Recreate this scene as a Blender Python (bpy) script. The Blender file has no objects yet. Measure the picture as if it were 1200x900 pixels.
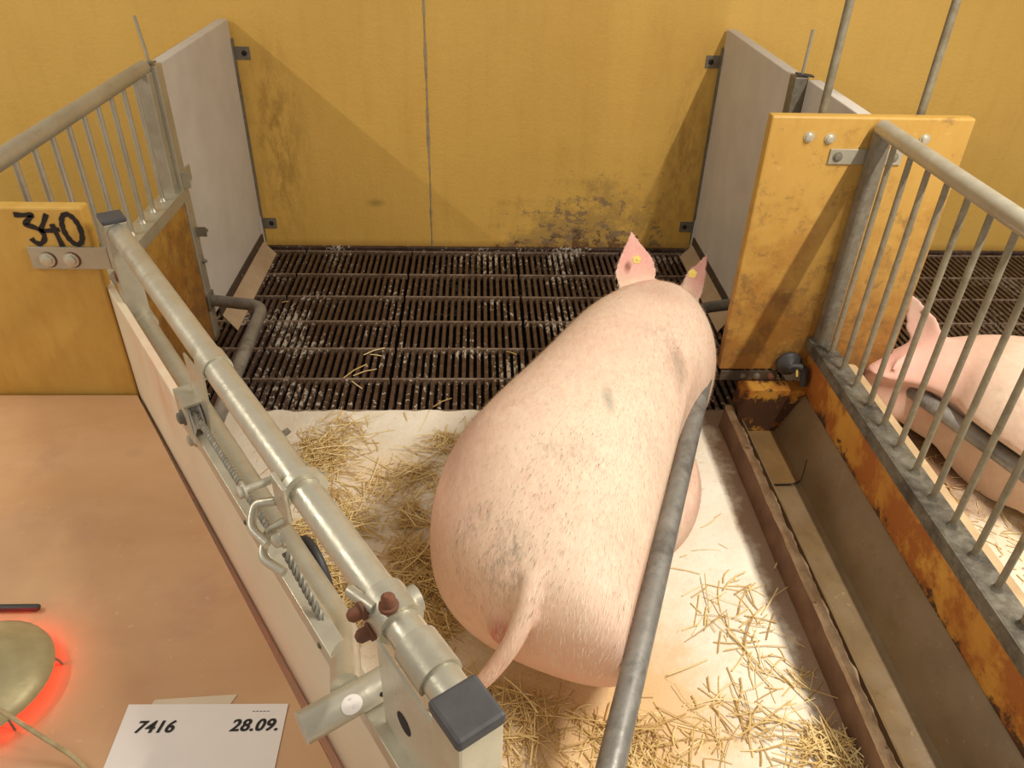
import bpy, bmesh, math, random
from mathutils import Vector, Matrix, noise as mnoise
random.seed(7)
SC = bpy.context.scene
COL = SC.collection

# ------------------------------------------------------------------ camera
CAM = Vector((0.0, -3.8334, 1.75))
rt = Vector((0.99905978, -0.03556479, 0.02479337))
up = Vector((-0.00028767, 0.56643171, 0.82410863))
fw = Vector((0.04335300, 0.82334091, -0.56588891))
cd = bpy.data.cameras.new('camera'); cam = bpy.data.objects.new('camera', cd); COL.objects.link(cam)
m = Matrix.Identity(4)
for i in range(3):
    m[i][0] = rt[i]; m[i][1] = up[i]; m[i][2] = -fw[i]; m[i][3] = CAM[i]
cam.matrix_world = m
cd.sensor_width = 36.0; cd.lens = 904.134 * 36.0 / 1200.0; cd.clip_start = 0.02
SC.camera = cam

# ------------------------------------------------------------------ light
w = bpy.data.worlds.new('world'); SC.world = w; w.use_nodes = True
bg = w.node_tree.nodes['Background']; bg.inputs[0].default_value = (1.0, 0.92, 0.82, 1); bg.inputs[1].default_value = 0.53

def tube_lamp(name, loc, power, sx=0.10, sy=1.2, col=(1.0, 0.93, 0.82), aim=None):
    l = bpy.data.lights.new(name, 'AREA'); l.shape = 'RECTANGLE'; l.size = sx; l.size_y = sy
    l.energy = power; l.color = col
    o = bpy.data.objects.new(name, l); COL.objects.link(o); o.location = loc
    return o
tube_lamp('ceiling_tube_lamp', (-2.75, -2.4, 2.55), 44, 0.04, 1.3)
tube_lamp('ceiling_tube_lamp', (1.62, -2.9, 2.6), 94, 0.03, 1.3)

SC.view_settings.view_transform = 'Standard'; SC.view_settings.look = 'None'
SC.view_settings.gamma = 1.0; SC.view_settings.use_curve_mapping = False
SC.view_settings.exposure = 0.0

# ------------------------------------------------------------------ materials
def srgb(r, g, b):
    f = lambda c: (c / 255) / 12.92 if c / 255 <= 0.04045 else ((c / 255 + 0.055) / 1.055) ** 2.4
    return (f(r), f(g), f(b), 1)

class NT:
    def __init__(s, name):
        s.m = bpy.data.materials.new(name); s.m.use_nodes = True
        s.t = s.m.node_tree; s.b = s.t.nodes['Principled BSDF']
        s.pos = s.t.nodes.new('ShaderNodeNewGeometry').outputs['Position']
    def n(s, k, **kw):
        x = s.t.nodes.new(k)
        for a, v in kw.items(): setattr(x, a, v)
        return x
    def link(s, a, b): s.t.links.new(a, b)
    def vmath(s, op, a, v):
        x = s.n('ShaderNodeVectorMath', operation=op); s.link(a, x.inputs[0]); x.inputs[1].default_value = v
        return x.outputs[0]
    def noise(s, scale, detail=4, rough=0.55, vec=None, stretch=None, dist=0):
        v = vec or s.pos
        if stretch: v = s.vmath('MULTIPLY', v, stretch)
        x = s.n('ShaderNodeTexNoise'); x.inputs['Scale'].default_value = scale
        x.inputs['Detail'].default_value = detail; x.inputs['Roughness'].default_value = rough
        x.inputs['Distortion'].default_value = dist
        s.link(v, x.inputs['Vector']); return x.outputs['Fac']
    def ramp(s, fac, a, b):
        x = s.n('ShaderNodeMapRange'); x.inputs['From Min'].default_value = a; x.inputs['From Max'].default_value = b
        s.link(fac, x.inputs['Value']); return x.outputs['Result']
    def math(s, op, a, b):
        x = s.n('ShaderNodeMath', operation=op, use_clamp=(op in ('ADD', 'SUBTRACT', 'MULTIPLY')))
        for i, q in enumerate((a, b)):
            if isinstance(q, (int, float)): x.inputs[i].default_value = q
            else: s.link(q, x.inputs[i])
        return x.outputs[0]
    def mix(s, fac, a, b):
        x = s.n('ShaderNodeMix', data_type='RGBA')
        if isinstance(fac, (int, float)): x.inputs[0].default_value = fac
        else: s.link(fac, x.inputs[0])
        for i, q in ((6, a), (7, b)):
            if isinstance(q, tuple): x.inputs[i].default_value = q
            else: s.link(q, x.inputs[i])
        return x.outputs[2]
    def spot(s, c, r, soft=0.3, nz=None):
        v = s.vmath('SUBTRACT', s.pos, c); v = s.vmath('DIVIDE', v, r)
        x = s.n('ShaderNodeVectorMath', operation='LENGTH'); s.link(v, x.inputs[0])
        f = x.outputs['Value']
        if nz is not None:
            f = s.math('ADD', f, 0) if False else f
            q = s.n('ShaderNodeMath', operation='MULTIPLY_ADD'); s.link(nz, q.inputs[0]); q.inputs[1].default_value = 1.6
            q2 = s.n('ShaderNodeMath', operation='ADD'); q2.inputs[1].default_value = -0.8
            s.link(f, q2.inputs[0]); s.link(q2.outputs[0], q.inputs[2]); f = q.outputs[0]
        return s.ramp(f, 1.0, 1.0 - soft)
    def axis(s, k):
        x = s.n('ShaderNodeSeparateXYZ'); s.link(s.pos, x.inputs[0]); return x.outputs[k]
    def done(s, col, rough=0.6, metal=0.0, bump=None, bstr=0.3, bdist=0.01):
        if isinstance(col, tuple): s.b.inputs['Base Color'].default_value = col
        else: s.link(col, s.b.inputs['Base Color'])
        if isinstance(rough, (int, float)): s.b.inputs['Roughness'].default_value = rough
        else: s.link(rough, s.b.inputs['Roughness'])
        s.b.inputs['Metallic'].default_value = metal
        if bump is not None:
            x = s.n('ShaderNodeBump'); x.inputs['Strength'].default_value = bstr; x.inputs['Distance'].default_value = bdist
            s.link(bump, x.inputs['Height']); s.link(x.outputs[0], s.b.inputs['Normal'])
        return s.m

def simple(name, c1, c2, scale=8, rough=0.6, metal=0, bstr=0.15, bscale=60, stretch=None):
    t = NT(name); n1 = t.noise(scale, 5, 0.6, stretch=stretch)
    return t.done(t.mix(t.ramp(n1, 0.3, 0.7), c1, c2), rough, metal, t.noise(bscale, 3), bstr, 0.004)

M = {}
# galvanised steel, clean and dirty
def galv(name, c1, c2, rough, metal, dirt=0.0, dirtc=srgb(92, 74, 52)):
    t = NT(name)
    v = t.n('ShaderNodeTexVoronoi'); v.inputs['Scale'].default_value = 70; t.link(t.pos, v.inputs['Vector'])
    c = t.mix(t.ramp(t.noise(6, 5), 0.2, 0.8), c1, c2)
    c = t.mix(t.math('MULTIPLY', t.ramp(v.outputs['Color'], 0.2, 0.9), 0.08), c, srgb(225, 222, 205))
    d = t.math('MULTIPLY', t.ramp(t.noise(9, 8, 0.7), 0.62 - dirt * 0.3, 0.75 - dirt * 0.2), min(1, 0.3 + dirt))
    c = t.mix(d, c, dirtc)
    return t.done(c, t.ramp(t.noise(25, 4), -0.2, 1.08 / rough), metal, t.noise(55, 4), 0.25, 0.003)
M['galv'] = galv('galvanised_steel', srgb(194, 188, 168), srgb(166, 160, 142), 0.7, 0.55, 0.03)
M['galv_new'] = galv('galvanised_bright', srgb(212, 206, 186), srgb(182, 176, 156), 0.62, 0.6, 0.0)
M['galv_dirty'] = galv('galvanised_dirty', srgb(128, 120, 104), srgb(98, 92, 80), 0.9, 0.3, 0.35)
M['pipe_worn'] = galv('worn_pipe', srgb(156, 153, 146), srgb(108, 106, 101), 0.8, 0.4, 0.35, srgb(78, 70, 62))
M['angle_iron'] = galv('dirty_angle_iron', srgb(112, 104, 88), srgb(78, 72, 62), 0.95, 0.2, 0.6, srgb(52, 46, 38))
M['bar_brown'] = galv('dusty_bar', srgb(146, 136, 112), srgb(112, 102, 82), 0.9, 0.3, 0.25)
M['rust'] = simple('rusty_bolt', srgb(126, 72, 44), srgb(92, 70, 56), 40, 0.8)
M['white_board'] = simple('white_plastic_board', srgb(208, 202, 192), srgb(194, 187, 177), 5, 0.55, 0, 0.08)
M['kick'] = simple('beige_plate', srgb(186, 164, 136), srgb(166, 142, 114), 9, 0.5)
M['dark_strip'] = simple('dark_rubber', srgb(82, 68, 54), srgb(60, 50, 42), 20, 0.6)
M['black'] = simple('black_plastic', srgb(46, 44, 44), srgb(58, 56, 56), 30, 0.55)
M['cap'] = simple('grey_plastic_cap', srgb(78, 76, 76), srgb(66, 64, 66), 30, 0.6)
M['ink'] = simple('black_paint', srgb(22, 14, 12), srgb(32, 22, 18), 60, 0.6, 0, 0.3)
M['paper'] = simple('white_paper', srgb(232, 224, 216), srgb(226, 218, 210), 6, 0.7, 0, 0.02)
M['tape'] = simple('clear_tape', srgb(214, 196, 168), srgb(206, 188, 160), 12, 0.35)
M['print'] = simple('printed_ink', srgb(18, 16, 18), srgb(24, 22, 24), 60, 0.7)
M['tag'] = simple('yellow_ear_tag', srgb(222, 196, 92), srgb(206, 180, 84), 40, 0.5)
M['rope'] = simple('steel_wire_rope', srgb(150, 146, 132), srgb(118, 112, 98), 90, 0.55, 0.5)
M['cord'] = simple('beige_cord', srgb(190, 170, 128), srgb(160, 138, 98), 60, 0.8)
M['wall_grey'] = simple('grey_filler', srgb(176, 158, 128), srgb(150, 128, 96), 30, 0.85)
M['pit'] = simple('dark_pit', srgb(22, 14, 12), srgb(14, 9, 8), 5, 0.7)
M['black_hole'] = simple('dark_hole', srgb(34, 28, 24), srgb(26, 20, 18), 20, 0.8)

# yellow wall with peeled paint
t = NT('yellow_wall')
big = t.noise(1.3, 5, 0.6); fine = t.noise(9, 6, 0.65)
c = t.mix(t.ramp(big, 0.3, 0.7), srgb(228, 184, 92), srgb(218, 172, 80))
c = t.mix(t.math('MULTIPLY', t.ramp(t.noise(16, 4, 0.6, stretch=(1, 1, 0.15)), 0.5, 0.8), 0.22), c, srgb(184, 134, 52))
c = t.mix(t.math('MULTIPLY', t.ramp(fine, 0.35, 0.65), 0.18), c, srgb(218, 176, 86))
reg = t.spot((0.58, 0, 0.08), (0.85, 1, 0.62), 0.95)
reg2 = t.spot((1.9, 0, 0.15), (0.7, 1, 0.65), 0.95)
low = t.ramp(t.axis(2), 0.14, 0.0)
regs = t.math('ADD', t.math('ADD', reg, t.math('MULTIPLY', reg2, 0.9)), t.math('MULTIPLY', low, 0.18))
pn = t.noise(5, 9, 0.78)
grey = t.ramp(t.math('ADD', t.math('MULTIPLY', pn, 0.8), t.math('MULTIPLY', regs, 0.24)), 0.52, 0.62)
c = t.mix(t.math('MULTIPLY', t.math('MULTIPLY', grey, t.ramp(regs, 0.02, 0.5)), 0.55), c, srgb(150, 122, 72))
pn2 = t.noise(11, 9, 0.8, stretch=(0.8, 1, 1.2))
dk = t.ramp(t.math('ADD', t.math('MULTIPLY', pn2, 0.85), t.math('MULTIPLY', regs, 0.17)), 0.585, 0.605)
c = t.mix(t.math('MULTIPLY', t.math('MULTIPLY', dk, t.ramp(regs, 0.05, 0.25)), 0.75), c, srgb(128, 108, 86))
dk2 = t.ramp(t.math('ADD', t.math('MULTIPLY', t.noise(16, 8, 0.8), 0.85), t.math('MULTIPLY', t.math('MULTIPLY', regs, t.ramp(t.axis(2), 0.35, 0.0)), 0.22)), 0.62, 0.64)
c = t.mix(t.math('MULTIPLY', t.math('MULTIPLY', dk2, t.ramp(regs, 0.05, 0.25)), 0.85), c, srgb(92, 66, 44))
stL = t.spot((-0.98, 0, 0.55), (0.18, 1, 0.62), 0.9)
c = t.mix(t.math('MULTIPLY', t.math('MULTIPLY', stL, t.ramp(t.noise(22, 5, 0.7, stretch=(1, 1, 0.4)), 0.42, 0.6)), 0.55), c, srgb(128, 86, 30))
stR = t.spot((1.05, 0, 0.5), (0.15, 1, 0.62), 0.9)
c = t.mix(t.math('MULTIPLY', t.math('MULTIPLY', stR, t.ramp(t.noise(22, 5, 0.7, stretch=(1, 1, 0.4)), 0.42, 0.6)), 0.5), c, srgb(134, 92, 36))
c = t.mix(t.math('MULTIPLY', t.spot((-0.53, 0, 0.25), (0.06, 1, 0.03), 0.9), 0.5), c, srgb(104, 92, 50))
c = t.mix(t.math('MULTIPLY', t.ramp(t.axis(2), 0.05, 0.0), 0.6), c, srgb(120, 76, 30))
M['wall'] = t.done(c, 0.62, 0, t.math('ADD', t.math('MULTIPLY', t.noise(60, 6, 0.7), 0.6), t.math('MULTIPLY', t.noise(14, 4), 0.4)), 0.65, 0.008)

# yellow painted boards (clean / dirty)
def yellow(name, dirty):
    t = NT(name)
    c = t.mix(t.ramp(t.noise(3, 5, 0.6), 0.3, 0.7), srgb(208, 168, 84), srgb(196, 152, 66))
    c = t.mix(t.math('MULTIPLY', t.ramp(t.noise(30, 4, 0.6, stretch=(1, 1, 0.3)), 0.45, 0.7), 0.3), c, srgb(176, 122, 40))
    if dirty:
        c = t.mix(0.5, c, srgb(166, 126, 60))
        z = t.axis(2)
        h = t.ramp(z, 1.0, 0.3)
        d = t.ramp(t.math('ADD', t.math('MULTIPLY', t.noise(8, 8, 0.72), 0.7), t.math('MULTIPLY', h, 0.30)), 0.40, 0.64)
        c = t.mix(t.math('MULTIPLY', d, 0.75), c, srgb(136, 84, 30))
        d2 = t.ramp(t.math('ADD', t.noise(14, 9, 0.78), t.math('MULTIPLY', h, 0.10)), 0.57, 0.66)
        c = t.mix(t.math('MULTIPLY', d2, 0.5 * dirty), c, srgb(98, 72, 46))
        d3 = t.ramp(t.noise(40, 6, 0.75), 0.62, 0.68)
        c = t.mix(t.math('MULTIPLY', d3, 0.35), c, srgb(214, 190, 140))
    return t.done(c, 0.5, 0, t.noise(35, 5), 0.2, 0.004)
M['yellow'] = yellow('yellow_paint', 0)
M['yellow_dirty'] = yellow('yellow_paint_dirty', 1.0)
t = NT('yellow_rusty_wall')
c = t.mix(t.ramp(t.noise(4, 5, 0.6), 0.35, 0.65), srgb(206, 152, 60), srgb(180, 122, 44))
c = t.mix(t.ramp(t.noise(6, 8, 0.7), 0.44, 0.54), c, srgb(158, 92, 32))
c = t.mix(t.ramp(t.math('ADD', t.math('MULTIPLY', t.noise(13, 8, 0.75), 0.8), t.math('MULTIPLY', t.ramp(t.axis(2), 0.30, 0.14), 0.30)), 0.60, 0.66), c, srgb(74, 46, 26))
M['yellow_rust'] = t.done(c, 0.6, 0, t.noise(30, 6), 0.35, 0.006)

# slats
t = NT('wet_slat')
c = t.mix(t.ramp(t.noise(20, 5, 0.6), 0.3, 0.7), srgb(56, 40, 34), srgb(86, 66, 56))
resm = t.ramp(t.math('ADD', t.math('MULTIPLY', t.noise(3.2, 3, 0.5), 0.6), t.math('MULTIPLY', t.noise(60, 4, 0.65, stretch=(1, 0.5, 1)), 0.66)), 0.70, 0.74)
near = t.ramp(t.axis(1), -1.15, -1.48)
resm2 = t.ramp(t.math('ADD', t.noise(44, 4, 0.6), t.math('MULTIPLY', near, 0.12)), 0.69, 0.73)
fx = t.ramp(t.axis(0), 1.1, 0.9)
fx = t.math('ADD', t.math('MULTIPLY', fx, 0.7), 0.3)
c = t.mix(t.math('MULTIPLY', t.math('MULTIPLY', t.math('ADD', t.math('MULTIPLY', resm, 0.75), resm2), fx), 0.8), c, srgb(226, 216, 200))
M['slat'] = t.done(c, t.ramp(t.noise(30, 4), 0.2, 1.3), 0.1, t.noise(45, 4), 0.6, 0.004)
M['crossbar'] = simple('slat_crossbar', srgb(150, 132, 116), srgb(92, 72, 62), 18, 0.45, 0.1, 0.3)

# solid floor: lime-dusted concrete, sawdust, wear, and shade painted into the brown patches
t = NT('dusted_floor')
c = t.mix(t.ramp(t.noise(5, 6, 0.65), 0.35, 0.65), srgb(238, 230, 212), srgb(226, 214, 192))
sp = t.ramp(t.noise(30, 6, 0.7), 0.60, 0.68)
c = t.mix(t.math('MULTIPLY', sp, 0.45), c, srgb(176, 160, 140))
nz = t.noise(7, 6, 0.7)
for (cx, cy, rx, ry, k) in ((0.22, -2.72, 0.42, 0.34, 1), (-0.15, -2.35, 0.25, 0.32, 0.9), (0.45, -2.75, 0.24, 0.42, 0.9), (-0.35, -1.85, 0.2, 0.22, 0.5), (0.1, -3.1, 0.8, 0.3, 1.0), (1.75, -1.75, 0.5, 0.7, 0.6)):
    c = t.mix(t.math('MULTIPLY', t.spot((cx, cy, 0), (rx, ry, 1), 0.7, nz), 0.8 * k), c, srgb(222, 184, 130))
c = t.mix(t.math('MULTIPLY', t.spot((1.62, -1.70, 0), (0.22, 0.42, 1), 0.5, nz), 0.85), c, srgb(112, 72, 44))  # wet brown floor with the neighbour sow's shadow painted into it
c = t.mix(t.math('MULTIPLY', t.spot((0.93, -2.3, 0), (0.105, 1.7, 1), 0.35, nz), 0.85), c, srgb(150, 116, 86))  # shadow strip along the lip painted in, together with brown dirt
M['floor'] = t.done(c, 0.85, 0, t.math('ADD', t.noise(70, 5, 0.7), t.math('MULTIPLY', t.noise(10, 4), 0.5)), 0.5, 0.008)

# concrete trough
t = NT('wet_trough_concrete')
c = t.mix(t.ramp(t.noise(6, 6, 0.6), 0.3, 0.7), srgb(134, 112, 80), srgb(116, 94, 64))
c = t.mix(t.math('MULTIPLY', t.ramp(t.noise(50, 5, 0.7), 0.64, 0.70), 0.5), c, srgb(190, 160, 110))
c = t.mix(t.math('MULTIPLY', t.ramp(t.noise(14, 6, 0.7), 0.62, 0.72), 0.5), c, srgb(88, 62, 36))
M['trough'] = t.done(c, t.ramp(t.noise(9, 4), 0.2, 0.9), 0, t.noise(30, 5), 0.25, 0.005)
M['puddle'] = simple('trough_water', srgb(132, 104, 66), srgb(112, 86, 54), 6, 0.12)
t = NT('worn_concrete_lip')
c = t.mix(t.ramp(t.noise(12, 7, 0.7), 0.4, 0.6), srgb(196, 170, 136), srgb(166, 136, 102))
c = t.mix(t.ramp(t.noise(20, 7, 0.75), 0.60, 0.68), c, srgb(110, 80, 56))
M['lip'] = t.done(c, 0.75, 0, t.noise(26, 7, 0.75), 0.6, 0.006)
M['lip_side'] = simple('brown_concrete', srgb(128, 98, 74), srgb(96, 68, 48), 9, 0.75, 0, 0.5, 30)  # lip side, a darker brown than the lip top
M['ledge'] = simple('beige_ledge', srgb(196, 170, 130), srgb(170, 142, 104), 12, 0.7)

# nest cover
t = NT('nest_cover')
c = t.mix(t.ramp(t.noise(2.2, 5, 0.6, stretch=(0.7, 1.3, 1)), 0.35, 0.65), srgb(202, 162, 120), srgb(188, 144, 100))
c = t.mix(t.math('MULTIPLY', t.ramp(t.noise(6, 7, 0.7), 0.52, 0.68), 0.35), c, srgb(170, 128, 104))
c = t.mix(t.math('MULTIPLY', t.ramp(t.noise(60, 3, 0.6), 0.68, 0.72), 0.3), c, srgb(226, 196, 160))
M['cover'] = t.done(c, t.ramp(t.noise(5, 4), -0.2, 1.4), 0, t.noise(18, 5), 0.12, 0.004)
M['cover_edge'] = simple('cover_edge', srgb(168, 104, 62), srgb(146, 86, 50), 14, 0.6)
t = NT('cream_side_board')
c = t.mix(t.ramp(t.noise(4, 5, 0.6), 0.3, 0.7), srgb(224, 210, 182), srgb(214, 198, 168))
st = t.math('MULTIPLY', t.ramp(t.noise(6, 5, 0.6, stretch=(1, 1, 0.35)), 0.45, 0.7), t.spot((-0.72, -2.35, 0.76), (0.25, 0.4, 0.16), 0.8))
c = t.mix(t.math('MULTIPLY', st, 0.6), c, srgb(206, 122, 70))
M['cream'] = t.done(c, 0.5, 0, t.noise(40, 3), 0.08, 0.003)
M['lamp_shade'] = simple('aluminium_shade', srgb(196, 184, 140), srgb(170, 158, 118), 14, 0.42, 0.35)

# straw
t = NT('straw')
gi = t.t.nodes['Geometry'] if 'Geometry' in t.t.nodes else None
g2 = t.n('ShaderNodeNewGeometry')
cr = t.n('ShaderNodeValToRGB'); t.link(g2.outputs['Random Per Island'], cr.inputs[0])
e = cr.color_ramp.elements; e[0].color = srgb(178, 142, 84); e[1].color = srgb(240, 220, 166)
x = cr.color_ramp.elements.new(0.55); x.color = srgb(218, 188, 122)
M['straw'] = t.done(cr.outputs[0], 0.55)

# pig skin
def pig_mat(name, spots):
    t = NT(name)
    c = t.mix(t.ramp(t.noise(3.0, 4, 0.5), 0.35, 0.65), srgb(224, 199, 176), srgb(220, 188, 165))
    hair = t.noise(60, 4, 0.6, stretch=(1.0, 0.28, 0.5))
    c = t.mix(t.math('MULTIPLY', t.ramp(hair, 0.5, 0.75), 0.4), c, srgb(240, 220, 192))
    c = t.mix(t.math('MULTIPLY', t.ramp(t.noise(24, 5, 0.65), 0.55, 0.75), 0.25), c, srgb(206, 152, 130))
    nz = t.noise(14, 6, 0.7, stretch=(1, 0.6, 1))
    nzf = t.noise(70, 5, 0.7, stretch=(1, 0.4, 0.6))
    for (p, r, soft, col, k, use) in spots:
        f = t.spot(p, r, soft, nz if use else None)
        if use == 2: f = t.math('MULTIPLY', f, t.ramp(nzf, 0.42, 0.6))
        c = t.mix(t.math('MULTIPLY', f, k), c, col)
    mm = t.done(c, 0.62, 0, t.math('ADD', t.math('MULTIPLY', hair, 0.7), t.noise(18, 4)), 0.3, 0.006)
    t.b.inputs['Subsurface Weight'].default_value = 0.12
    t.b.inputs['Subsurface Radius'].default_value = (0.02, 0.008, 0.005)
    t.b.inputs['Specular IOR Level'].default_value = 0.3
    return mm
pink = srgb(226, 164, 148); grey = srgb(136, 120, 106); gg = srgb(150, 150, 134); red = srgb(190, 90, 84)
M['pig'] = pig_mat('sow_skin', [
    ((0.57, -1.30, 0.60), (0.17, 0.2, 0.12), 0.5, srgb(232, 166, 160), 0.75, 0),
    ((0.79, -1.36, 0.58), (0.07, 0.2, 0.14), 0.5, srgb(232, 166, 160), 0.75, 0),
    ((-0.1, -2.3, 0.3), (0.3, 0.5, 0.3), 0.9, pink, 0.45, 0), ((0.2, -2.8, 0.2), (0.5, 0.4, 0.28), 0.9, pink, 0.55, 0),
    ((0.6, -2.05, 0.1), (0.3, 0.3, 0.2), 0.8, srgb(222, 164, 146), 0.5, 0),
    ((0.35, -2.15, 0.55), (0.022, 0.075, 0.2), 0.9, gg, 0.75, 1), ((0.455, -2.25, 0.55), (0.075, 0.095, 0.2), 0.5, gg, 0.35, 2),
    ((0.605, -1.88, 0.5), (0.05, 0.11, 0.2), 0.9, grey, 0.6, 1), ((0.065, -2.62, 0.45), (0.06, 0.08, 0.16), 0.8, grey, 0.75, 2),
    ((-0.01, -2.52, 0.46), (0.10, 0.06, 0.16), 0.8, grey, 0.5, 2), ((0.22, -2.36, 0.55), (0.12, 0.06, 0.16), 0.8, grey, 0.35, 2),
    ((0.62, -1.52, 0.53), (0.10, 0.12, 0.2), 0.8, srgb(196, 160, 136), 0.5, 0), ((0.542, -1.78, 0.57), (0.09, 0.05, 0.2), 0.8, grey, 0.35, 2),
    ((0.045, -2.72, 0.28), (0.05, 0.05, 0.07), 0.7, red, 0.75, 0)])
M['pig2'] = pig_mat('neighbour_skin', [((1.5, -1.6, 0.35), (0.3, 0.35, 0.35), 0.8, srgb(226, 160, 148), 0.6, 0), ((1.8, -1.95, 0.3), (0.25, 0.4, 0.2), 0.8, grey, 0.35, 2)])
M['bristle'] = simple('bristle', srgb(244, 230, 206), srgb(222, 200, 172), 40, 0.5)
M['bristle_tan'] = simple('bristle_tan', srgb(210, 170, 146), srgb(194, 152, 128), 40, 0.6)
M['bristle_dark'] = simple('bristle_dark', srgb(92, 76, 64), srgb(110, 92, 78), 40, 0.6)

# red bulb
mr = bpy.data.materials.new('red_bulb_glow'); mr.use_nodes = True
b = mr.node_tree.nodes['Principled BSDF']; b.inputs['Base Color'].default_value = (0.6, 0.02, 0.02, 1)
b.inputs['Emission Color'].default_value = (1, 0.03, 0.03, 1); b.inputs['Emission Strength'].default_value = 25
M['red'] = mr

# ------------------------------------------------------------------ mesh helpers
def link(name, mesh, mat, parent=None, smooth=False):
    o = bpy.data.objects.new(name, mesh); COL.objects.link(o)
    if mat is not None:
        mesh.materials.clear(); mesh.materials.append(M[mat] if isinstance(mat, str) else mat)
    if parent is not None: o.parent = parent
    if smooth:
        for p in mesh.polygons: p.use_smooth = True
    return o
class MB:
    def __init__(s): s.bm = bmesh.new()
    def box(s, c, size, rot=None, bev=0.0):
        r = bmesh.ops.create_cube(s.bm, size=1.0)
        vs = r['verts']
        mt = Matrix.Translation(c) @ (rot.to_4x4() if rot is not None else Matrix.Identity(4)) @ Matrix.Diagonal((*size, 1))
        bmesh.ops.transform(s.bm, matrix=mt, verts=vs)
        if bev > 0:
            es = list({e for v in vs for e in v.link_edges})
            bmesh.ops.bevel(s.bm, geom=es, offset=bev, segments=2, affect='EDGES', profile=0.5)
        return s
    def b2(s, lo, hi, bev=0.0):
        c = [(a + b) / 2 for a, b in zip(lo, hi)]; z = [abs(b - a) for a, b in zip(lo, hi)]
        return s.box(c, z, None, bev)
    def tube(s, pts, r, n=16, cap=True, r2=None):
        pts = [Vector(p) for p in pts]; rings = []
        T0 = (pts[1] - pts[0]).normalized()
        a = T0.orthogonal().normalized()
        for i, p in enumerate(pts):
            T = ((pts[i] - pts[i - 1]) if i == len(pts) - 1 else (pts[i + 1] - pts[i]) if i == 0 else (pts[i + 1] - pts[i - 1])).normalized()
            a = (a - T * a.dot(T)).normalized(); bb = T.cross(a)
            rr = r if r2 is None else r + (r2 - r) * i / (len(pts) - 1)
            if isinstance(r, (list, tuple)): rr = r[i]
            rings.append([s.bm.verts.new(p + (a * math.cos(q) + bb * math.sin(q)) * rr) for q in [2 * math.pi * k / n for k in range(n)]])
        for A, B in zip(rings, rings[1:]):
            for k in range(n): s.bm.faces.new((A[k], A[(k + 1) % n], B[(k + 1) % n], B[k]))
        if cap:
            s.bm.faces.new(rings[0][::-1]); s.bm.faces.new(rings[-1])
        return s
    def hollow(s, p0, p1, r, ri, n=20):
        p0, p1 = Vector(p0), Vector(p1); T = (p1 - p0).normalized(); a = T.orthogonal().normalized(); bb = T.cross(a)
        R = []
        for p, rr in ((p0, ri), (p0, r), (p1, r), (p1, ri)):
            R.append([s.bm.verts.new(p + (a * math.cos(2 * math.pi * k / n) + bb * math.sin(2 * math.pi * k / n)) * rr) for k in range(n)])
        for i in range(4):
            A, B = R[i], R[(i + 1) % 4]
            for k in range(n): s.bm.faces.new((A[k], A[(k + 1) % n], B[(k + 1) % n], B[k]))
        return s
    def lathe(s, c, prof, n=24, axis=Vector((0, 0, 1))):
        T = axis.normalized(); a = T.orthogonal().normalized(); bb = T.cross(a); c = Vector(c); R = []
        for (r, h) in prof:
            R.append([s.bm.verts.new(c + T * h + (a * math.cos(2 * math.pi * k / n) + bb * math.sin(2 * math.pi * k / n)) * max(r, 1e-4)) for k in range(n)])
        for A, B in zip(R, R[1:]):
            for k in range(n): s.bm.faces.new((A[k], A[(k + 1) % n], B[(k + 1) % n], B[k]))
        s.bm.faces.new(R[0][::-1]); s.bm.faces.new(R[-1])
        return s
    def prism(s, poly, d):
        """polygon (3D points, planar) extruded by vector d"""
        d = Vector(d); A = [s.bm.verts.new(Vector(p)) for p in poly]; B = [s.bm.verts.new(Vector(p) + d) for p in poly]
        s.bm.faces.new(A[::-1]); s.bm.faces.new(B)
        for k in range(len(A)):
            j = (k + 1) % len(A); s.bm.faces.new((A[k], A[j], B[j], B[k]))
        return s
    def mesh(s, name='m'):
        bmesh.ops.recalc_face_normals(s.bm, faces=s.bm.faces[:])
        me = bpy.data.meshes.new(name); s.bm.to_mesh(me); s.bm.free(); return me
    def build(s, name, mat, parent=None, smooth=False):
        o = link(name, s.mesh(name), mat, parent)
        if smooth:
            me = o.data
            for p in me.polygons: p.use_smooth = True
            me.set_sharp_from_angle(angle=math.radians(42))
        return o
def thing(name, label, cat, loc=(0, 0, 0), group=None, kind=None):
    o = bpy.data.objects.new(name, None); COL.objects.link(o); o.empty_display_size = 0.05
    o['label'] = label; o['category'] = cat
    if group: o['group'] = group
    if kind: o['kind'] = kind
    return o
def tag(o, label, cat, group=None):
    o['label'] = label; o['category'] = cat
    if group: o['group'] = group
    return o
def struct(o): o['kind'] = 'structure'; return o
def bend(pts, rad, seg=8):
    """polyline with rounded corners"""
    pts = [Vector(p) for p in pts]; out = [pts[0]]
    for i in range(1, len(pts) - 1):
        p = pts[i]; a = (pts[i - 1] - p).normalized(); b = (pts[i + 1] - p).normalized()
        s0 = p + a * rad; s1 = p + b * rad
        for k in range(seg + 1):
            q = k / seg; out.append(s0 * (1 - q) ** 2 + p * 2 * q * (1 - q) + s1 * q * q)
    out.append(pts[-1]); return out
def bolt(parent, p, axis, r=0.012, h=0.008, mat='galv', name='bolt'):
    return MB().lathe(p, [(r * 1.35, 0), (r * 1.35, h * 0.25), (r, h * 0.3), (r * 0.95, h * 0.8), (r * 0.5, h)], 12, Vector(axis)).build(name, mat, parent, True)

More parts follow.
